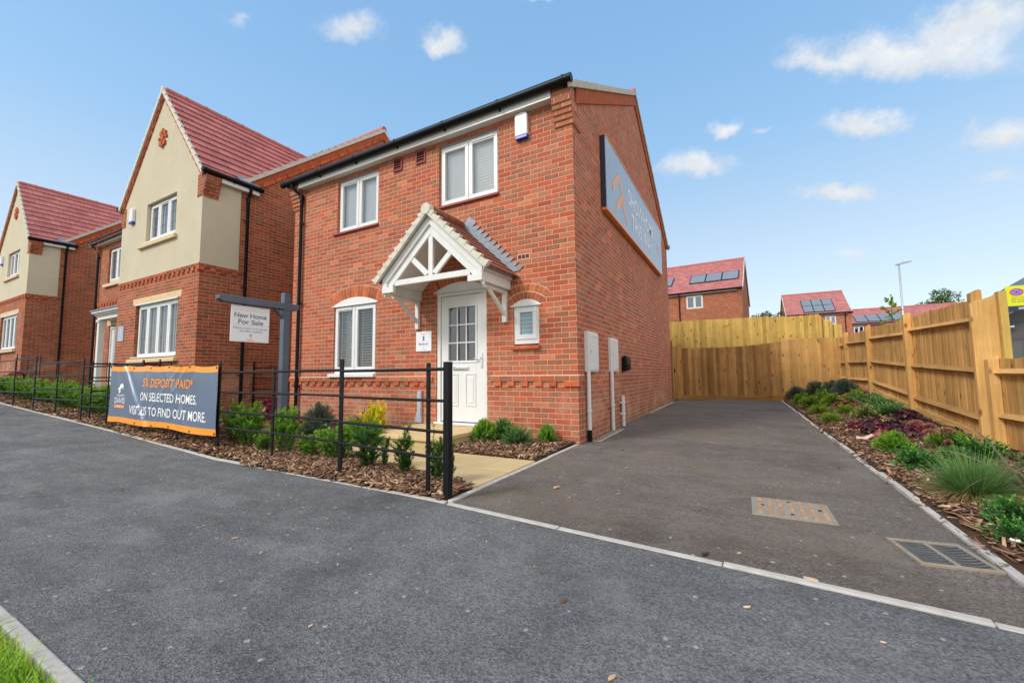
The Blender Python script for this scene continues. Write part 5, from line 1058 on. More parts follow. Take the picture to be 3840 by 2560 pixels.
# ------------------------------------------------------------------ covers in the driveway
g = empty('manhole_cover', (2.21, -1.86, .008), 'rusty rectangular steel inspection cover in the middle of the driveway', 'cover'); mb = MB(); mb.box(-.235, .235, -.225, .225, -.03, .002); mb.build('frame', M['rust'], g, bevel=.002)
mt = MB(); mb = MB(); mb.box(-.215, .215, -.205, .205, 0, .007)
for i in range(13):
    for j in range(12):
        if i % 2 == 0: mt.box(-.195 + i * .031, -.195 + i * .031 + .026, -.19 + j * .033, -.19 + j * .033 + .022, .007, .0105)
pt = mb.build('plate', M['rust'], g); mt.build('tread', M['rusttread'], pt); mb = MB()
for x, y in ((-.17, .0), (.0, .15), (0, -.15), (.17, .02)): mb.tube([(x, y, .007), (x, y, .0115)], .012, 8)
mb.build('key_holes', M['dark'], g)
g = empty('drain_grate', (2.815, -2.365, .006), 'dished slotted drain grate at the front right corner of the driveway', 'grate'); g.rotation_euler.z = R(9); mb = MB()
for a in ((-.158, .158, -.172, -.150), (-.158, .158, .150, .172), (-.158, -.136, -.150, .150), (.136, .158, -.150, .150), (-.010, .010, -.150, .150)): mb.box(*a, -.02, .012)
mb.build('frame', M['rust'], g, bevel=.003); mb = MB()
for k in range(9):
    y = -.132 + k * .033
    for x0, x1 in ((-.136, -.010), (.010, .136)):
        for q in range(4):
            a, b = x0 + (x1 - x0) * q / 4, x0 + (x1 - x0) * (q + 1) / 4; fa, fb = (.010 - .006 * (1 - (2 * (p - x0) / (x1 - x0) - 1) ** 2) for p in (a, b)); sa, sb = (-.018 * (1 - (p / .136) ** 2) for p in (a, b))
            mb.hexa([(a, y - .009 + sa, -.02), (b, y - .009 + sb, -.02), (b, y + .009 + sb, -.02), (a, y + .009 + sa, -.02), (a, y - .009 + sa, fa), (b, y - .009 + sb, fb), (b, y + .009 + sb, fb), (a, y + .009 + sa, fa)])
mb.build('bars', M['castiron'], g); mb = MB(); mb.box(-.14, .14, -.155, .155, .0, .001); mb.build('pit', M['dark'], g)
mb = MB(); mb.box(1.15, 1.45, 10.33, 10.42, .030, .040); tag(mb.build('channel_drain', M['rust']), 'small rusty drain at the foot of the brown fence', 'drain')

# ------------------------------------------------------------------ loose chips and leaves
def chip_mesh(xy, zf, lmin, lmax, zj, tilt=.35, dark=0.):
    n = len(xy); X, Y = xy[:, 0], xy[:, 1]; Zc = zf(X, Y) + rng.uniform(0, zj, n); ln = rng.uniform(lmin, lmax, n) * rng.uniform(.7, 1.1, n); w = ln * rng.uniform(.16, .48, n); th = ln * rng.uniform(.04, .10, n)
    yaw = rng.uniform(0, 2 * np.pi, n); ti = rng.normal(0, tilt, n); rl = rng.normal(0, tilt, n)
    ax = np.stack([np.cos(yaw) * np.cos(ti), np.sin(yaw) * np.cos(ti), np.sin(ti)], -1); b0 = np.stack([-np.sin(yaw), np.cos(yaw), np.zeros(n)], -1); nn = np.cross(ax, b0); bb = b0 * np.cos(rl)[:, None] + nn * np.sin(rl)[:, None]; nn = np.cross(ax, bb)
    c = np.stack([X, Y, Zc + th], -1); V = []
    for sx, sy, sz in ((-1, -1, -1), (1, -1, -1), (1, 1, -1), (-1, 1, -1), (-1, -1, 1), (1, -1, 1), (1, 1, 1), (-1, 1, 1)):
        k = np.where(sx > 0, rng.uniform(.3, 1, n), rng.uniform(.5, 1, n)); V.append(c + ax * (sx * ln / 2)[:, None] + bb * (sy * w / 2 * k)[:, None] + nn * (sz * th / 2)[:, None] + nn * (th * 1.2 * (abs(sx) > 0) * rng.normal(0, 1, n))[:, None] * .3)
    V = np.stack(V, 1).reshape(-1, 3); fq = np.array([(3, 2, 1, 0), (4, 5, 6, 7), (0, 1, 5, 4), (1, 2, 6, 5), (2, 3, 7, 6), (3, 0, 4, 7)]); Qc = (np.arange(n)[:, None, None] * 8 + fq[None]).reshape(-1, 4)
    tt = np.repeat(np.clip(rng.beta(1.6, 2.3, n) - dark, 0, 1), 8); return np_mesh('wood_chips', V, Qc, tt)
def scatter(n, x0, x1, y0, y1, test=None):
    p = np.stack([rng.uniform(x0, x1, n), rng.uniform(y0, y1, n)], -1); return p if test is None else p[test(p[:, 0], p[:, 1])]
pathy = lambda X: np.maximum(-2.44 - (X + .05) * .235, -2.5)
A = [scatter(9000, -2.9, -.075, -2.79, -1.9, lambda X, Y: (Y < pathy(X) + rng.normal(0, .025, len(X))) & (Y > -2.81)), scatter(15000, -6.6, -2.85, -2.70, -.02), scatter(2400, -1.40, -.08, -1.23, -.02), scatter(9000, -13, -6.6, -2.67, -.9), scatter(2500, -26, -13, -2.65, -1.0)]
A = np.concatenate(A); zf = lambda X, Y: zl_np(X) + .012 + .02 * (np.sin(X * 5) * np.sin(Y * 6 + 1) * .5 + .5) * (Y > -2.62)
tag(link('wood_chips', chip_mesh(A, zf, .03, .095, .028), M['chips']), 'brown bark chips covering the bed behind the railing and beside the door', 'bark chips', kind='stuff')
A = np.concatenate([scatter(9000, 3.10, 4.62, -3.1, 2.2), scatter(8500, 3.10, 4.6, 2.2, 10.35), scatter(150, 2.98, 3.1, -2.9, 4)])
tag(link('wood_chips', chip_mesh(A, lambda X, Y: bed_h(X, Y) + .004, .03, .085, .025), M['chips']), 'dark bark chips covering the bed between the driveway and the tall fence', 'bark chips', kind='stuff')
A = scatter(4200, .06, .135, .32, 1.78); tag(link('pebbles', chip_mesh(A, lambda X, Y: X * 0 + .013, .010, .022, .006, .8, -.35), M['chips']), 'pale pebbles in the narrow strip below the meter boxes', 'pebbles', kind='stuff')
SP = [(1.93, -3.37, .05, .95), (2.19, -2.98, .09, .9), (1.90, -2.83, .04, .85), (1.74, -2.90, .07, .05), (1.55, -2.78, .03, .9), (1.25, -3.68, .05, .25), (.45, -4.30, .03, .95), (1.55, -4.02, .05, .8), (2.25, -3.75, .05, .75), (.62, -3.3, .02, 1), (2.35, -3.40, .025, .98), (-1.0, -3.6, .04, .7), (-2.9, -3.5, .03, .95), (-.4, -4.0, .03, .95), (-.75, -3.95, .05, .8), (.1, -3.9, .025, 1), (1.0, -3.45, .02, .9), (.55, -2.1, .10, .85), (.9, -1.1, .07, .75), (1.3, .1, .05, .3), (.62, -.15, .06, .1), (1.0, 2.2, .05, .1), (.9, 1.4, .04, .15), (2.75, -.2, .05, .1), (2.3, 1.2, .04, .8)]
for x, y, s, tn in SP:
    s *= .8
    mb = MB(); n = 9; a0 = rnd.uniform(0, 6.28); pts = [(math.cos(a0) * px - math.sin(a0) * py, math.sin(a0) * px + math.cos(a0) * py) for px, py in [(s / 2 * math.cos(q) * rnd.uniform(.75, 1.1), s * .2 * math.sin(q) * rnd.uniform(.7, 1.1)) for q in np.linspace(0, 6.28, n)[:-1]]]
    mb.tint = tn; mb.prism(pts, 'z', 0, max(.005, s * .12)); o = mb.build('wood_chip', M['chips'], tint=True, bevel=.0015); o.location = (x, y, .012 if y > -2.9 else .003)
    tag(o, 'stray %s wood chip lying on the %s tarmac' % ('dark' if tn < .5 else 'pale', 'driveway' if y > -2.9 else 'pavement'), 'wood chip', 'stray chips on the tarmac')
# ------------------------------------------------------------------ plants
def unit(v): return v / np.maximum(np.linalg.norm(v, axis=-1, keepdims=True), 1e-6)
def rvec(n): return unit(rng.normal(size=(n, 3)))
def leaves(p, d, l, w, tint, fold=.15):
    p, d = np.asarray(p), unit(np.asarray(d)); n = len(p); s = unit(np.cross(d, rvec(n))); nn = np.cross(s, d); l = np.broadcast_to(l, n)[:, None]; w = np.broadcast_to(w, n)[:, None]
    V = np.stack([p, p + d * l * .45 + s * w / 2 + nn * w * fold, p + d * l, p + d * l * .45 - s * w / 2 + nn * w * fold], 1).reshape(-1, 3)
    return V, np.arange(n * 4).reshape(-1, 4), np.repeat(np.clip(tint, 0, 1), 4)
def blades(p, d, l, w, bend, tint, seg=4):
    """thin arching strips; bend pulls them down"""
    p, d = np.asarray(p), unit(np.asarray(d)); n = len(p); l = np.broadcast_to(l, n); w = np.broadcast_to(w, n); bend = np.broadcast_to(bend, n)
    side = unit(np.cross(d, np.array([0, 0, 1.]) + rng.normal(0, .25, (n, 3)))); rows = []
    for k in range(seg + 1):
        t2 = k / seg; c = p + d * (l * t2)[:, None]; c = c - np.array([0, 0, 1.]) * (bend * l * t2 * t2)[:, None]; ww = (w * (1 - t2 ** 1.6) * .5 + .0004)[:, None]; rows += [c - side * ww, c + side * ww]
    V = np.stack(rows, 1).reshape(-1, 3); m = 2 * (seg + 1); q = np.array([(2 * k, 2 * k + 1, 2 * k + 3, 2 * k + 2) for k in range(seg)]); Q = (np.arange(n)[:, None, None] * m + q[None]).reshape(-1, 4)
    return V, Q, np.repeat(np.clip(tint, 0, 1), m)
def cat_(*parts):
    V, Q, T, o = [], [], [], 0
    for v, q, t2 in parts: V.append(v); Q.append(q + o); T.append(t2); o += len(v)
    return np.concatenate(V), np.concatenate(Q), np.concatenate(T)
def shoots(n, h, r, lean=.25, curve=.0):
    """(base, tip) pairs of upright stems"""
    a = rng.uniform(0, 6.283, n); rr = r * np.sqrt(rng.uniform(0, 1, n)); b = np.stack([np.cos(a) * rr * .45, np.sin(a) * rr * .45, np.zeros(n)], -1)
    tip = np.stack([np.cos(a) * rr, np.sin(a) * rr, h * rng.uniform(.6, 1., n) * (1 - .25 * (rr / max(r, 1e-3)) ** 2)], -1) + rng.normal(0, lean * r * .3, (n, 3)) * [1, 1, .2]; return b, tip
def along(b, tip, per, t0=.08):
    n = len(b); t2 = rng.uniform(t0, 1, (n, per)); P = b[:, None] + (tip - b)[:, None] * t2[..., None]; d = np.repeat(unit(tip - b)[:, None], per, 1); return P.reshape(-1, 3), d.reshape(-1, 3), t2.ravel()
def stem_mesh(b, tip, r=.004):
    mb = MB()
    for p, q in zip(b, tip): mb.tube([p, (p + q) / 2 + rng.normal(0, .006, 3), q], [r, r * .8, r * .4], 5, False)
    return mb
PROTO = {}
def proto(kind):
    if kind in PROTO: return PROTO[kind]
    base = kind.rstrip('0123456789')
    stems = None
    if base == 'yew':      # narrow upright yew, many needle sprays
        b, tp = shoots(9, .50, .085, .5); b2 = b[rng.integers(0, 9, 26)]; k = rng.integers(0, 9, 26); t2 = rng.uniform(.1, .8, 26)[:, None]; sb = b[k] + (tp[k] - b[k]) * t2; st = sb + unit(rvec(26) * [1, 1, .4] + [0, 0, .9]) * rng.uniform(.06, .15, 26)[:, None]
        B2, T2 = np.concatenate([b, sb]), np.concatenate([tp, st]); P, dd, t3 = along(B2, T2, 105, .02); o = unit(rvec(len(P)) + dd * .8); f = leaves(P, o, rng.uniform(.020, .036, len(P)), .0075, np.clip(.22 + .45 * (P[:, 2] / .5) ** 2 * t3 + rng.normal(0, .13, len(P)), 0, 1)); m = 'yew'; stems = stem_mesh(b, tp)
    elif base == 'hedge':  # bushy bright hedge plant
        b, tp = shoots(30, .58, .24, .5); k = rng.integers(0, 30, 70); t2 = rng.uniform(.3, .9, 70)[:, None]; sb = b[k] + (tp[k] - b[k]) * t2; st = sb + unit(rvec(70) * [1, 1, .5] + [0, 0, .7]) * rng.uniform(.08, .17, 70)[:, None]
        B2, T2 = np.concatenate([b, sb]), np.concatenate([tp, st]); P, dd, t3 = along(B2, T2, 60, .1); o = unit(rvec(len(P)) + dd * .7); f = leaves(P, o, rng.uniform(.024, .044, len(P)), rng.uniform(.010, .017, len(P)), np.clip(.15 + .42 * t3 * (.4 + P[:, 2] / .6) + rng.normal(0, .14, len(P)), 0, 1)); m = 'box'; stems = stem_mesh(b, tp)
    elif base in ('hebe', 'lav', 'heath'):  # mound of upright narrow leaves
        n = 150; a = rng.uniform(0, 6.283, n); el = rng.uniform(.12, 1.5, n); dv = np.stack([np.cos(a) * np.cos(el), np.sin(a) * np.cos(el), np.sin(el)], -1); tp = dv * rng.uniform(.75, 1, n)[:, None] * [.22, .22, .24]; P, dd, t3 = along(tp * .15, tp, 46, .35); o = unit(rvec(len(P)) * .75 + dd); ln = {'hebe': .026, 'lav': .05, 'heath': .04}[base]
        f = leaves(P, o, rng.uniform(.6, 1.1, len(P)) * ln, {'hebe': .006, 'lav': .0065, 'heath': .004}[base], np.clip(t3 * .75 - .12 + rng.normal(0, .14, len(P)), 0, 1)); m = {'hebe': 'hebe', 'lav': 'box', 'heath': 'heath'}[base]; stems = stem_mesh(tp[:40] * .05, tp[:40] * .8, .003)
    elif base in ('juniper', 'lowlime'):  # spreading feathery
        n = 170; a = rng.uniform(0, 6.283, n); el = rng.uniform(.05, 1.2, n) ** 1.3; dv = np.stack([np.cos(a) * np.cos(el), np.sin(a) * np.cos(el), np.sin(el) * .75], -1); L2 = rng.uniform(.2, .34, n); tp = dv * L2[:, None]; P, dd, t3 = along(tp * .1, tp, 70, .3); o = unit(rvec(len(P)) * [1, 1, .8] * .7 + dd + [0, 0, .35])
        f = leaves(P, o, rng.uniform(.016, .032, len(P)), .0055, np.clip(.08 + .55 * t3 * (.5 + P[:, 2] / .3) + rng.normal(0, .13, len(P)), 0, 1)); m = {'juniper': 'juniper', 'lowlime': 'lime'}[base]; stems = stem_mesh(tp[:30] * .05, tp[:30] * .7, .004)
    elif base in ('heuchera', 'crimson', 'bronze', 'pinkleaf'):  # rounded ruffled leaves on short stalks
        n = 120; a = rng.uniform(0, 6.283, n); el = rng.uniform(.15, 1.4, n); tp = np.stack([np.cos(a) * np.cos(el) * .2, np.sin(a) * np.cos(el) * .2, np.sin(el) * .16 + .02], -1) * rng.uniform(.6, 1, n)[:, None]; V, Q, T = [], [], []
        for i in range(n):
            r0 = rng.uniform(.022, .045); u = unit(rvec(1)[0] * .5 + unit(tp[i]) + [0, 0, .5]); s1 = unit(np.cross(u, rvec(1)[0])); s2 = np.cross(u, s1); o = len(V); tt = np.clip(rng.normal(.45, .22), 0, 1); V.append(tp[i] - u * r0 * .25)
            for q in range(9): ph = q / 9 * 6.283; rr = r0 * (1 + .22 * math.cos(q * 2.9)); V.append(tp[i] + s1 * rr * math.cos(ph) + s2 * rr * math.sin(ph) + u * r0 * .18 * (-1) ** q)
            for q in range(0, 9): Q.append((o, o + 1 + q, o + 1 + (q + 1) % 9, o + 1 + (q + 1) % 9))
            T += [tt] * 10
        V = np.array(V); Q = np.array(Q)[:, :3]; f = (V, Q, np.array(T)); m = {'heuchera': 'purple', 'crimson': 'crimson', 'bronze': 'bronze', 'pinkleaf': 'pink'}[base]; stems = stem_mesh(tp[:50] * 0., tp[:50], .002)
    elif base in ('vinca', 'gold', 'cream', 'darkbrush', 'limeleaf'):  # open leafy mound with oval leaves
        n = 75; a = rng.uniform(0, 6.283, n); el = rng.uniform(.1, 1.35, n); tp = np.stack([np.cos(a) * np.cos(el) * .3, np.sin(a) * np.cos(el) * .3, np.sin(el) * .26], -1) * rng.uniform(.6, 1.05, n)[:, None]; P, dd, t3 = along(tp * .1, tp, 20, .3); o = unit(rvec(len(P)) * .9 + dd + [0, 0, .3]); sz = {'vinca': .042, 'gold': .055, 'cream': .05, 'darkbrush': .045, 'limeleaf': .045}[base]
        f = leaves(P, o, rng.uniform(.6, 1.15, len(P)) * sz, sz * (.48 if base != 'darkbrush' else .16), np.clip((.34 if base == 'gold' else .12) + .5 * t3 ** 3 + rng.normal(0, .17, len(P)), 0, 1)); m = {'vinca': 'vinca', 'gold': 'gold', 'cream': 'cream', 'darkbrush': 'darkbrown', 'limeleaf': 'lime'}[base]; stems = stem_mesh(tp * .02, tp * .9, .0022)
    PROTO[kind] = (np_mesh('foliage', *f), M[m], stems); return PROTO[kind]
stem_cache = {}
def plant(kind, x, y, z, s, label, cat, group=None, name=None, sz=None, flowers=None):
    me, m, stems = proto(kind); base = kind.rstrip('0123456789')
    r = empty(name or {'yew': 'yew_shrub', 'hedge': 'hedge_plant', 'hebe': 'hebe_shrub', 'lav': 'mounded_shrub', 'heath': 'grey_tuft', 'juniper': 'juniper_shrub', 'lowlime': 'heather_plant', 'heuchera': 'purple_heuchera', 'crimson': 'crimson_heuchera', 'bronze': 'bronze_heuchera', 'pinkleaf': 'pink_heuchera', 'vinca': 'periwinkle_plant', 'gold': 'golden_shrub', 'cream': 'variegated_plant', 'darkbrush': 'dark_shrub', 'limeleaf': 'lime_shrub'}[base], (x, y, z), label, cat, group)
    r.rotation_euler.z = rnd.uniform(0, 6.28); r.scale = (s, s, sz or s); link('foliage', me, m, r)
    if stems:
        if kind not in stem_cache: stem_cache[kind] = stems.build('stems', M['bark'], r)
        else: link('stems', stem_cache[kind].data, M['bark'], r)
    return r
def L(x): return zl(x) + .015
# front bed, along the railing
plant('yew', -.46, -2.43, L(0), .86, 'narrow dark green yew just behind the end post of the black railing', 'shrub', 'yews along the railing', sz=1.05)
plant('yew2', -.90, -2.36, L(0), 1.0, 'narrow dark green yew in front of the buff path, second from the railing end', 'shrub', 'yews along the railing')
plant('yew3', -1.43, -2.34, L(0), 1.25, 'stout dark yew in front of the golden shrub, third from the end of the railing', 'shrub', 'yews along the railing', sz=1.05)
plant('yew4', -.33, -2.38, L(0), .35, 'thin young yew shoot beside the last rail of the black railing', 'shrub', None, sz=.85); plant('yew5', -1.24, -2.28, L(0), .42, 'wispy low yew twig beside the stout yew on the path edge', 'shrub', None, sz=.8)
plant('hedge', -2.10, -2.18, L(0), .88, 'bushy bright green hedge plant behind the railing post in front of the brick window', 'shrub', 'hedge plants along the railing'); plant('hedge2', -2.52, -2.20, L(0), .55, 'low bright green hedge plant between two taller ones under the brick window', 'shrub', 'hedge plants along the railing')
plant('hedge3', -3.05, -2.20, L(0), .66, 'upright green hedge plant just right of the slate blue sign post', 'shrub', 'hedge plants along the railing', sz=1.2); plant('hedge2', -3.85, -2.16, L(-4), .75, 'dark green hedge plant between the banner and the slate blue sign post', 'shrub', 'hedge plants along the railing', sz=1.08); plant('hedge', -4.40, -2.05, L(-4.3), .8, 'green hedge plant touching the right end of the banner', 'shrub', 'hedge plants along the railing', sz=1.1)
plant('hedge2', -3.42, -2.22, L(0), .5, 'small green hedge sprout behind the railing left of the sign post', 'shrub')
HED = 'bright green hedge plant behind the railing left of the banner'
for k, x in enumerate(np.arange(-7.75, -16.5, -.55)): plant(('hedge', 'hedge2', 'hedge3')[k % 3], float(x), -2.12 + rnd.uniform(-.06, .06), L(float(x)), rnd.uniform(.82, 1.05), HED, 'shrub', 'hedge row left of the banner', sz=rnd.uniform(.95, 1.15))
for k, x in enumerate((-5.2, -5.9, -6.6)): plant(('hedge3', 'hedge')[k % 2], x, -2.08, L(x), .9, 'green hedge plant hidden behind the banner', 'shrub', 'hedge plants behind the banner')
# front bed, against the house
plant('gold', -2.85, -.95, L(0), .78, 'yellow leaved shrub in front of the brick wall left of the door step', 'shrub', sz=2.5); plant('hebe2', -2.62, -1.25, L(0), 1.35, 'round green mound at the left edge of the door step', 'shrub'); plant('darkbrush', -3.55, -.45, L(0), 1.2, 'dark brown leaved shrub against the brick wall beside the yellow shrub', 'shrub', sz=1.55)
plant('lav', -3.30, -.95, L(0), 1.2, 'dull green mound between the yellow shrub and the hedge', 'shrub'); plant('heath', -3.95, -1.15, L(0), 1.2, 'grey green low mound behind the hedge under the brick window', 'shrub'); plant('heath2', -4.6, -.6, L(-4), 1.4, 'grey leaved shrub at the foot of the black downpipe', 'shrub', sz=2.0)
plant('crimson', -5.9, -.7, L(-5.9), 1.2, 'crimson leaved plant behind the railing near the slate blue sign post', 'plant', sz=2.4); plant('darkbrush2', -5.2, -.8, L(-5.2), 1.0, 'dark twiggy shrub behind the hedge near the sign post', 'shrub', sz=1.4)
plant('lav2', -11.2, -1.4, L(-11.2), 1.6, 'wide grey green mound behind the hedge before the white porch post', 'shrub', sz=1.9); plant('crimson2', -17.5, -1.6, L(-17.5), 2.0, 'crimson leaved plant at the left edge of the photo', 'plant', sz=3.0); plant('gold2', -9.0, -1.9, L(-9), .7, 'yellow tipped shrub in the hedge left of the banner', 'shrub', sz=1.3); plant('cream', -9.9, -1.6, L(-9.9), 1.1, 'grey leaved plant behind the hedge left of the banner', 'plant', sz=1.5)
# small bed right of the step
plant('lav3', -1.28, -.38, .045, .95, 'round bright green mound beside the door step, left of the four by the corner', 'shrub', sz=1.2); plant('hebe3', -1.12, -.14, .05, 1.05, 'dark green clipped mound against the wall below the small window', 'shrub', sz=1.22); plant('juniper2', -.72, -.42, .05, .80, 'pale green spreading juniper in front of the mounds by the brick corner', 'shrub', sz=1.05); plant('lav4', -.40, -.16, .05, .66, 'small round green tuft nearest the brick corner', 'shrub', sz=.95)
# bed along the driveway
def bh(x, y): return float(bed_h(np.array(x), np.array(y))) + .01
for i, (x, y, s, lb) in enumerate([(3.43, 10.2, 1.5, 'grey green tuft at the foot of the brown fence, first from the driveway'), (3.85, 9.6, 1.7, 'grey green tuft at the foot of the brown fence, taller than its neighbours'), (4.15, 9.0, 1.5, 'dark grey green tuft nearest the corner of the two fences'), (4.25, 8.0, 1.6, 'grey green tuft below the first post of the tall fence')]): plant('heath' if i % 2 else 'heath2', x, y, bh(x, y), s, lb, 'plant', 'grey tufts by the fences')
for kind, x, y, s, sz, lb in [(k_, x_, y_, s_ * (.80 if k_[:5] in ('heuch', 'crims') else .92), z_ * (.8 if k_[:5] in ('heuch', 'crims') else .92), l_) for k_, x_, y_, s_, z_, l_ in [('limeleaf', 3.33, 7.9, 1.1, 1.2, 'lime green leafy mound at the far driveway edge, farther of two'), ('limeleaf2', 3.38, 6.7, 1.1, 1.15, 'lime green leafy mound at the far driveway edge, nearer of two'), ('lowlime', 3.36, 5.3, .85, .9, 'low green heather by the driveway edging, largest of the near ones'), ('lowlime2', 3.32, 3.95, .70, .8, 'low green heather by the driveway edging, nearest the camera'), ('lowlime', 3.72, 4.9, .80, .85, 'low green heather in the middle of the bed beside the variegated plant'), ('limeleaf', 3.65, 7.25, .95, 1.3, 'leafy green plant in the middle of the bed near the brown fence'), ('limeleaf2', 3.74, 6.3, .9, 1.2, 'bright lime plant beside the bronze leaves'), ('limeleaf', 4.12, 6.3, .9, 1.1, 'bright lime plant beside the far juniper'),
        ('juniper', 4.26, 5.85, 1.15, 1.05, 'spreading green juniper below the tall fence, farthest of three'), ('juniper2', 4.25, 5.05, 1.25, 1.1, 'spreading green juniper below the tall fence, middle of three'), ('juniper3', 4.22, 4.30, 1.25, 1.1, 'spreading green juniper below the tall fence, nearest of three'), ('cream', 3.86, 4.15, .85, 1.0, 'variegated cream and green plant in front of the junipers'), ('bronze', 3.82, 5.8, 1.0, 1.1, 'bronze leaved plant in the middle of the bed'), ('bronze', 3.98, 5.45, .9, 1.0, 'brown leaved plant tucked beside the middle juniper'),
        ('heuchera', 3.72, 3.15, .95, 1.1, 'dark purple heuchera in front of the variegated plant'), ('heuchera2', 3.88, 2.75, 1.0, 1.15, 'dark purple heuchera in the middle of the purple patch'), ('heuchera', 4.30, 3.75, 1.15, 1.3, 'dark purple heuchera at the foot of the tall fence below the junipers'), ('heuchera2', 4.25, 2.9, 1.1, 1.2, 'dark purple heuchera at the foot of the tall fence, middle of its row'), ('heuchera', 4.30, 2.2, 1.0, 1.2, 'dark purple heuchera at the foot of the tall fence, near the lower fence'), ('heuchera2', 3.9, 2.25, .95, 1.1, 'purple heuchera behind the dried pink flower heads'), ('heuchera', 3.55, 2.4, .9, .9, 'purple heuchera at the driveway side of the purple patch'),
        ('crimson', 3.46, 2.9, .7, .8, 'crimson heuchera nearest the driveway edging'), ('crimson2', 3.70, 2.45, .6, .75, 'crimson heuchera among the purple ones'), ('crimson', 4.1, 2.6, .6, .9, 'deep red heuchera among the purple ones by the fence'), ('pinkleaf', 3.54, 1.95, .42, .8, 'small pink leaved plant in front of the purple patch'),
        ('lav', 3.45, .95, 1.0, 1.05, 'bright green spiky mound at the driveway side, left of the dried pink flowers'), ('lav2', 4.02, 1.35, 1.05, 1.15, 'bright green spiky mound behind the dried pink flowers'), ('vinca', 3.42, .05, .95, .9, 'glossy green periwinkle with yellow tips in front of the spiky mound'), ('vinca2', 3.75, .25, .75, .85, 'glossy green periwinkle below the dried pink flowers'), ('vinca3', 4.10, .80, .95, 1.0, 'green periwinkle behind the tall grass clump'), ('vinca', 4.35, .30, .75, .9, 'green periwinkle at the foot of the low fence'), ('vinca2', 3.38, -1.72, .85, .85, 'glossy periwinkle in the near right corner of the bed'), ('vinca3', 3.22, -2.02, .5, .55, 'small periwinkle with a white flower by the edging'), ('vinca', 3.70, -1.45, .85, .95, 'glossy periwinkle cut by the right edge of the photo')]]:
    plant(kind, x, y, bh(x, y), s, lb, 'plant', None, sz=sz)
mb = MB()
for k in range(5): a = k * 1.2566; mb.add([(3.17, -2.15, .065), (3.17 + .022 * math.cos(a), -2.15 + .022 * math.sin(a), .07), (3.17 + .026 * math.cos(a + .6), -2.15 + .026 * math.sin(a + .6), .075), (3.17 + .02 * math.cos(a + 1.1), -2.15 + .02 * math.sin(a + 1.1), .07)], [(0, 1, 2, 3)])
tag(mb.build('periwinkle_flower', M['whitepetal']), 'single white flower beside the driveway edging near the drain grate', 'flower')
# dried flower heads
g = empty('sedum_plant', (3.80, 1.05, bh(3.8, 1.05)), 'cluster of dried salmon pink flower heads in the driveway bed', 'plant')
for dx, dy, hz, r0 in ((-.10, .06, .30, .065), (.02, .10, .27, .055), (-.02, -.06, .22, .062), (.12, -.02, .24, .055), (.16, .05, .22, .05), (.10, -.12, .14, .03)):
    n = 420; v = rvec(n); v[:, 2] = np.abs(v[:, 2]); p = v * [r0, r0, r0 * .75] + [dx, dy, hz]; link('flower_head', np_mesh('flower_head', *leaves(p, v + rvec(n) * .4, .014, .012, rng.beta(2, 2, n))), M['sedum'], g)
    mb = MB(); mb.tube([(dx * .3, dy * .3, 0), (dx, dy, hz)], .005, 6); mb.build('stalk', M['bark'], g)
# tall grass clump
g = empty('grass_clump', (3.42, -1.0, .02), 'fine green grass clump with straw coloured base by the driveway edging', 'grass clump'); n = 1900; a = rng.uniform(0, 6.283, n); el = rng.uniform(.55, 1.5, n); dv = np.stack([np.cos(a) * np.cos(el), np.sin(a) * np.cos(el), np.sin(el)], -1); p = np.stack([np.cos(a), np.sin(a), np.zeros(n)], -1) * rng.uniform(0, .07, n)[:, None]
link('green_blades', np_mesh('green_blades', *blades(p, dv, rng.uniform(.24, .45, n), .0034, rng.uniform(.05, .45, n), rng.beta(2, 2, n), 5)), M['grassleaf'], g)
n = 2600; a = rng.uniform(0, 6.283, n); el = rng.uniform(.1, .75, n); dv = np.stack([np.cos(a) * np.cos(el), np.sin(a) * np.cos(el), np.sin(el)], -1); p = np.stack([np.cos(a), np.sin(a), np.zeros(n)], -1) * rng.uniform(.02, .1, n)[:, None]
link('straw_blades', np_mesh('straw_blades', *blades(p, dv, rng.uniform(.2, .38, n), .004, rng.uniform(.3, .75, n), rng.beta(2, 2, n), 5)), M['straw'], g)
# purple strap leaved plant at the frame edge
g = empty('strap_leaf_plant', (3.84, -.70, .03), 'purple strap leaved plant arching in from the right edge of the photo', 'plant'); n = 34; a = rng.uniform(0, 6.283, n); el = rng.uniform(.35, 1.3, n); dv = np.stack([np.cos(a) * np.cos(el), np.sin(a) * np.cos(el), np.sin(el)], -1); dv[:6] = [(-.75, .1, .62), (-.7, .5, .75), (-.8, -.2, .45), (-.6, -.55, .6), (-.85, .3, .4), (-.55, .7, .7)]; p = rng.normal(0, .02, (n, 3)) * [1, 1, .2]
bn = rng.uniform(.25, .7, n); bn[:6] = (.62, .35, .55, .5, .6, .4); link('leaves', np_mesh('leaves', *blades(p, dv, np.where(np.arange(n) < 6, .95, rng.uniform(.5, .9, n)), .026, bn, rng.beta(2, 2, n), 9)), M['strap'], g)
# bark shards and dry fronds lying in the bed
mb = MB(); mb.tint = .97; mb.add([(-.09, -.03, .0), (.02, -.05, .0), (.10, .0, .05), (.09, .04, .06), (.0, .02, .01), (-.08, .02, .02)], [(0, 1, 4, 5), (1, 2, 3, 4)]); o = mb.build('bark_shard', M['chips'], tint=True); o.location = (3.36, 1.85, .06); md = o.modifiers.new('s', 'SOLIDIFY'); md.thickness = .012; tag(o, 'large pale split bark shard lying in the bed by the edging', 'bark')
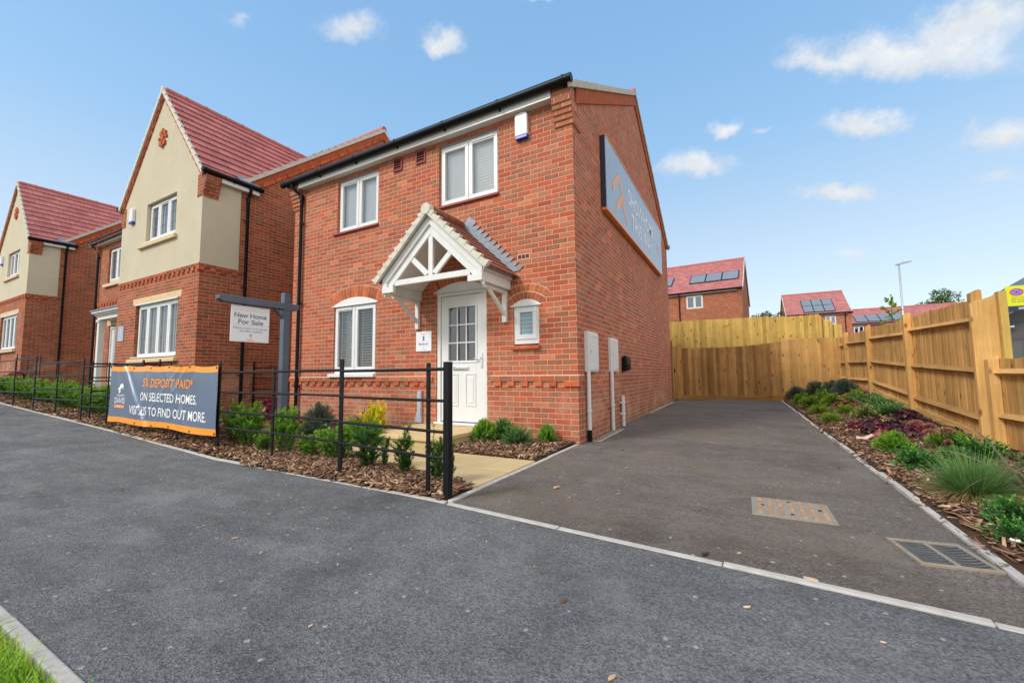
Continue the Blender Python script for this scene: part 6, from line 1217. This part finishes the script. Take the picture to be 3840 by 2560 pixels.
# lawn corner
n = 22000; xy = np.stack([rng.uniform(-3.2, .35, n), rng.uniform(-5.6, -4.872, n)], -1); keep = xy[:, 1] < -4.872 - np.abs(rng.normal(0, .02, n)); xy = xy[keep]; n = len(xy); a = rng.uniform(0, 6.283, n); el = rng.uniform(.6, 1.5, n)
f = blades(np.stack([xy[:, 0], xy[:, 1], np.full(n, -.02)], -1), np.stack([np.cos(a) * np.cos(el), np.sin(a) * np.cos(el), np.sin(el)], -1), rng.uniform(.05, .115, n), .005, rng.uniform(.1, .6, n), rng.beta(2, 2, n), 3); tag(link('lawn_grass', np_mesh('lawn_grass', *f), M['lawn']), 'bright green grass beyond the kerb in the near left corner', 'grass', kind='stuff')
# trees
def tree(name, x, y, z, h, cr, label, m, trunk=.5, nleaf=2600, ls=.3, clumps=9, group=None):
    g = empty(name, (x, y, z), label, 'tree', group); mb = MB(); top = np.array([0, 0, h * .92]); cl = []
    mb.tube([(0, 0, -.5), (.02 * h, 0, h * .35), (0, .02 * h, h * .7), top], [trunk * .05 * h ** .5 + .02, trunk * .04 * h ** .5 + .015, .03, .01], 8)
    for k in range(clumps):
        a = k * 2.4 + rng.uniform(-.4, .4); zz = h * rng.uniform(.42, .95); rr = cr * (1 - .55 * abs(zz / h - .65) / .35) * rng.uniform(.5, .95); c = np.array([math.cos(a) * rr, math.sin(a) * rr, zz]); cl.append((c, cr * rng.uniform(.28, .5))); mb.tube([(0, 0, zz * .62), tuple(c * [.5, .5, .9]), tuple(c)], [.02 + .006 * h, .012 + .003 * h, .008], 6)
    mb.build('trunk', M['bark'], g); P, dd, T = [], [], []
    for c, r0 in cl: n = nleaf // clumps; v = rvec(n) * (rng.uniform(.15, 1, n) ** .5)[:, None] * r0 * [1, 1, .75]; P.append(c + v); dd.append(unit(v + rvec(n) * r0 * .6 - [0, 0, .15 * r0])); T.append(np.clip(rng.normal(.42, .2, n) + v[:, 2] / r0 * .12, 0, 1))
    P, dd, T = map(np.concatenate, (P, dd, T)); link('crown', np_mesh('crown', *leaves(P, dd, rng.uniform(.6, 1.1, len(P)) * ls, ls * .55, T)), M[m], g); return g
tree('tree', 27.2, 76.4, 4.0, 8.2, 2.6, 'distant green tree rising behind the roofs above the tall fence', 'treeleaf', .5, 2200, .34, 13)
tree('tree', 5.5, 47.5, 3.2, 4.4, 1.6, 'brown leaved tree between the two brick houses beyond the fence', 'treebrown', .5, 1500, .24, 9)
tree('tree', 3.6, 46.5, 3.2, 4.0, 1.1, 'small green treetop just right of the nearest solar panel house', 'treeleaf', .5, 900, .22, 7)
g = empty('sapling', (6.12, 11.6, .9), 'young yellow green sapling just behind the tall fence beside the lamp post', 'tree'); mb = MB(); mb.tube([(0, 0, 0), (.03, 0, 1.3), (.05, 0, 2.35)], [.02, .014, .005], 6); bs = []
for k in range(13): zz = 1.1 + k * .09; a = k * 2.4; q = (.03 + math.cos(a) * .34 * (1.15 - k / 16), math.sin(a) * .3 * (1.15 - k / 16), zz + .14); mb.tube([(.03, 0, zz), q], [.006, .003], 5); bs.append(((.03, 0, zz), q))
mb.build('trunk', M['bark'], g); b, tp = np.array([x[0] for x in bs]), np.array([x[1] for x in bs]); b = np.concatenate([b, [(.04, 0, 1.9)] * 2]); tp = np.concatenate([tp, [(.05, 0, 2.4), (.07, .02, 2.3)]]); P, dd, t3 = along(b, tp, 12, .25); link('crown', np_mesh('crown', *leaves(P, rvec(len(P)) + dd - [0, 0, .3], rng.uniform(.07, .12, len(P)), .07, rng.beta(2, 2, len(P)))), M['lime'], g)
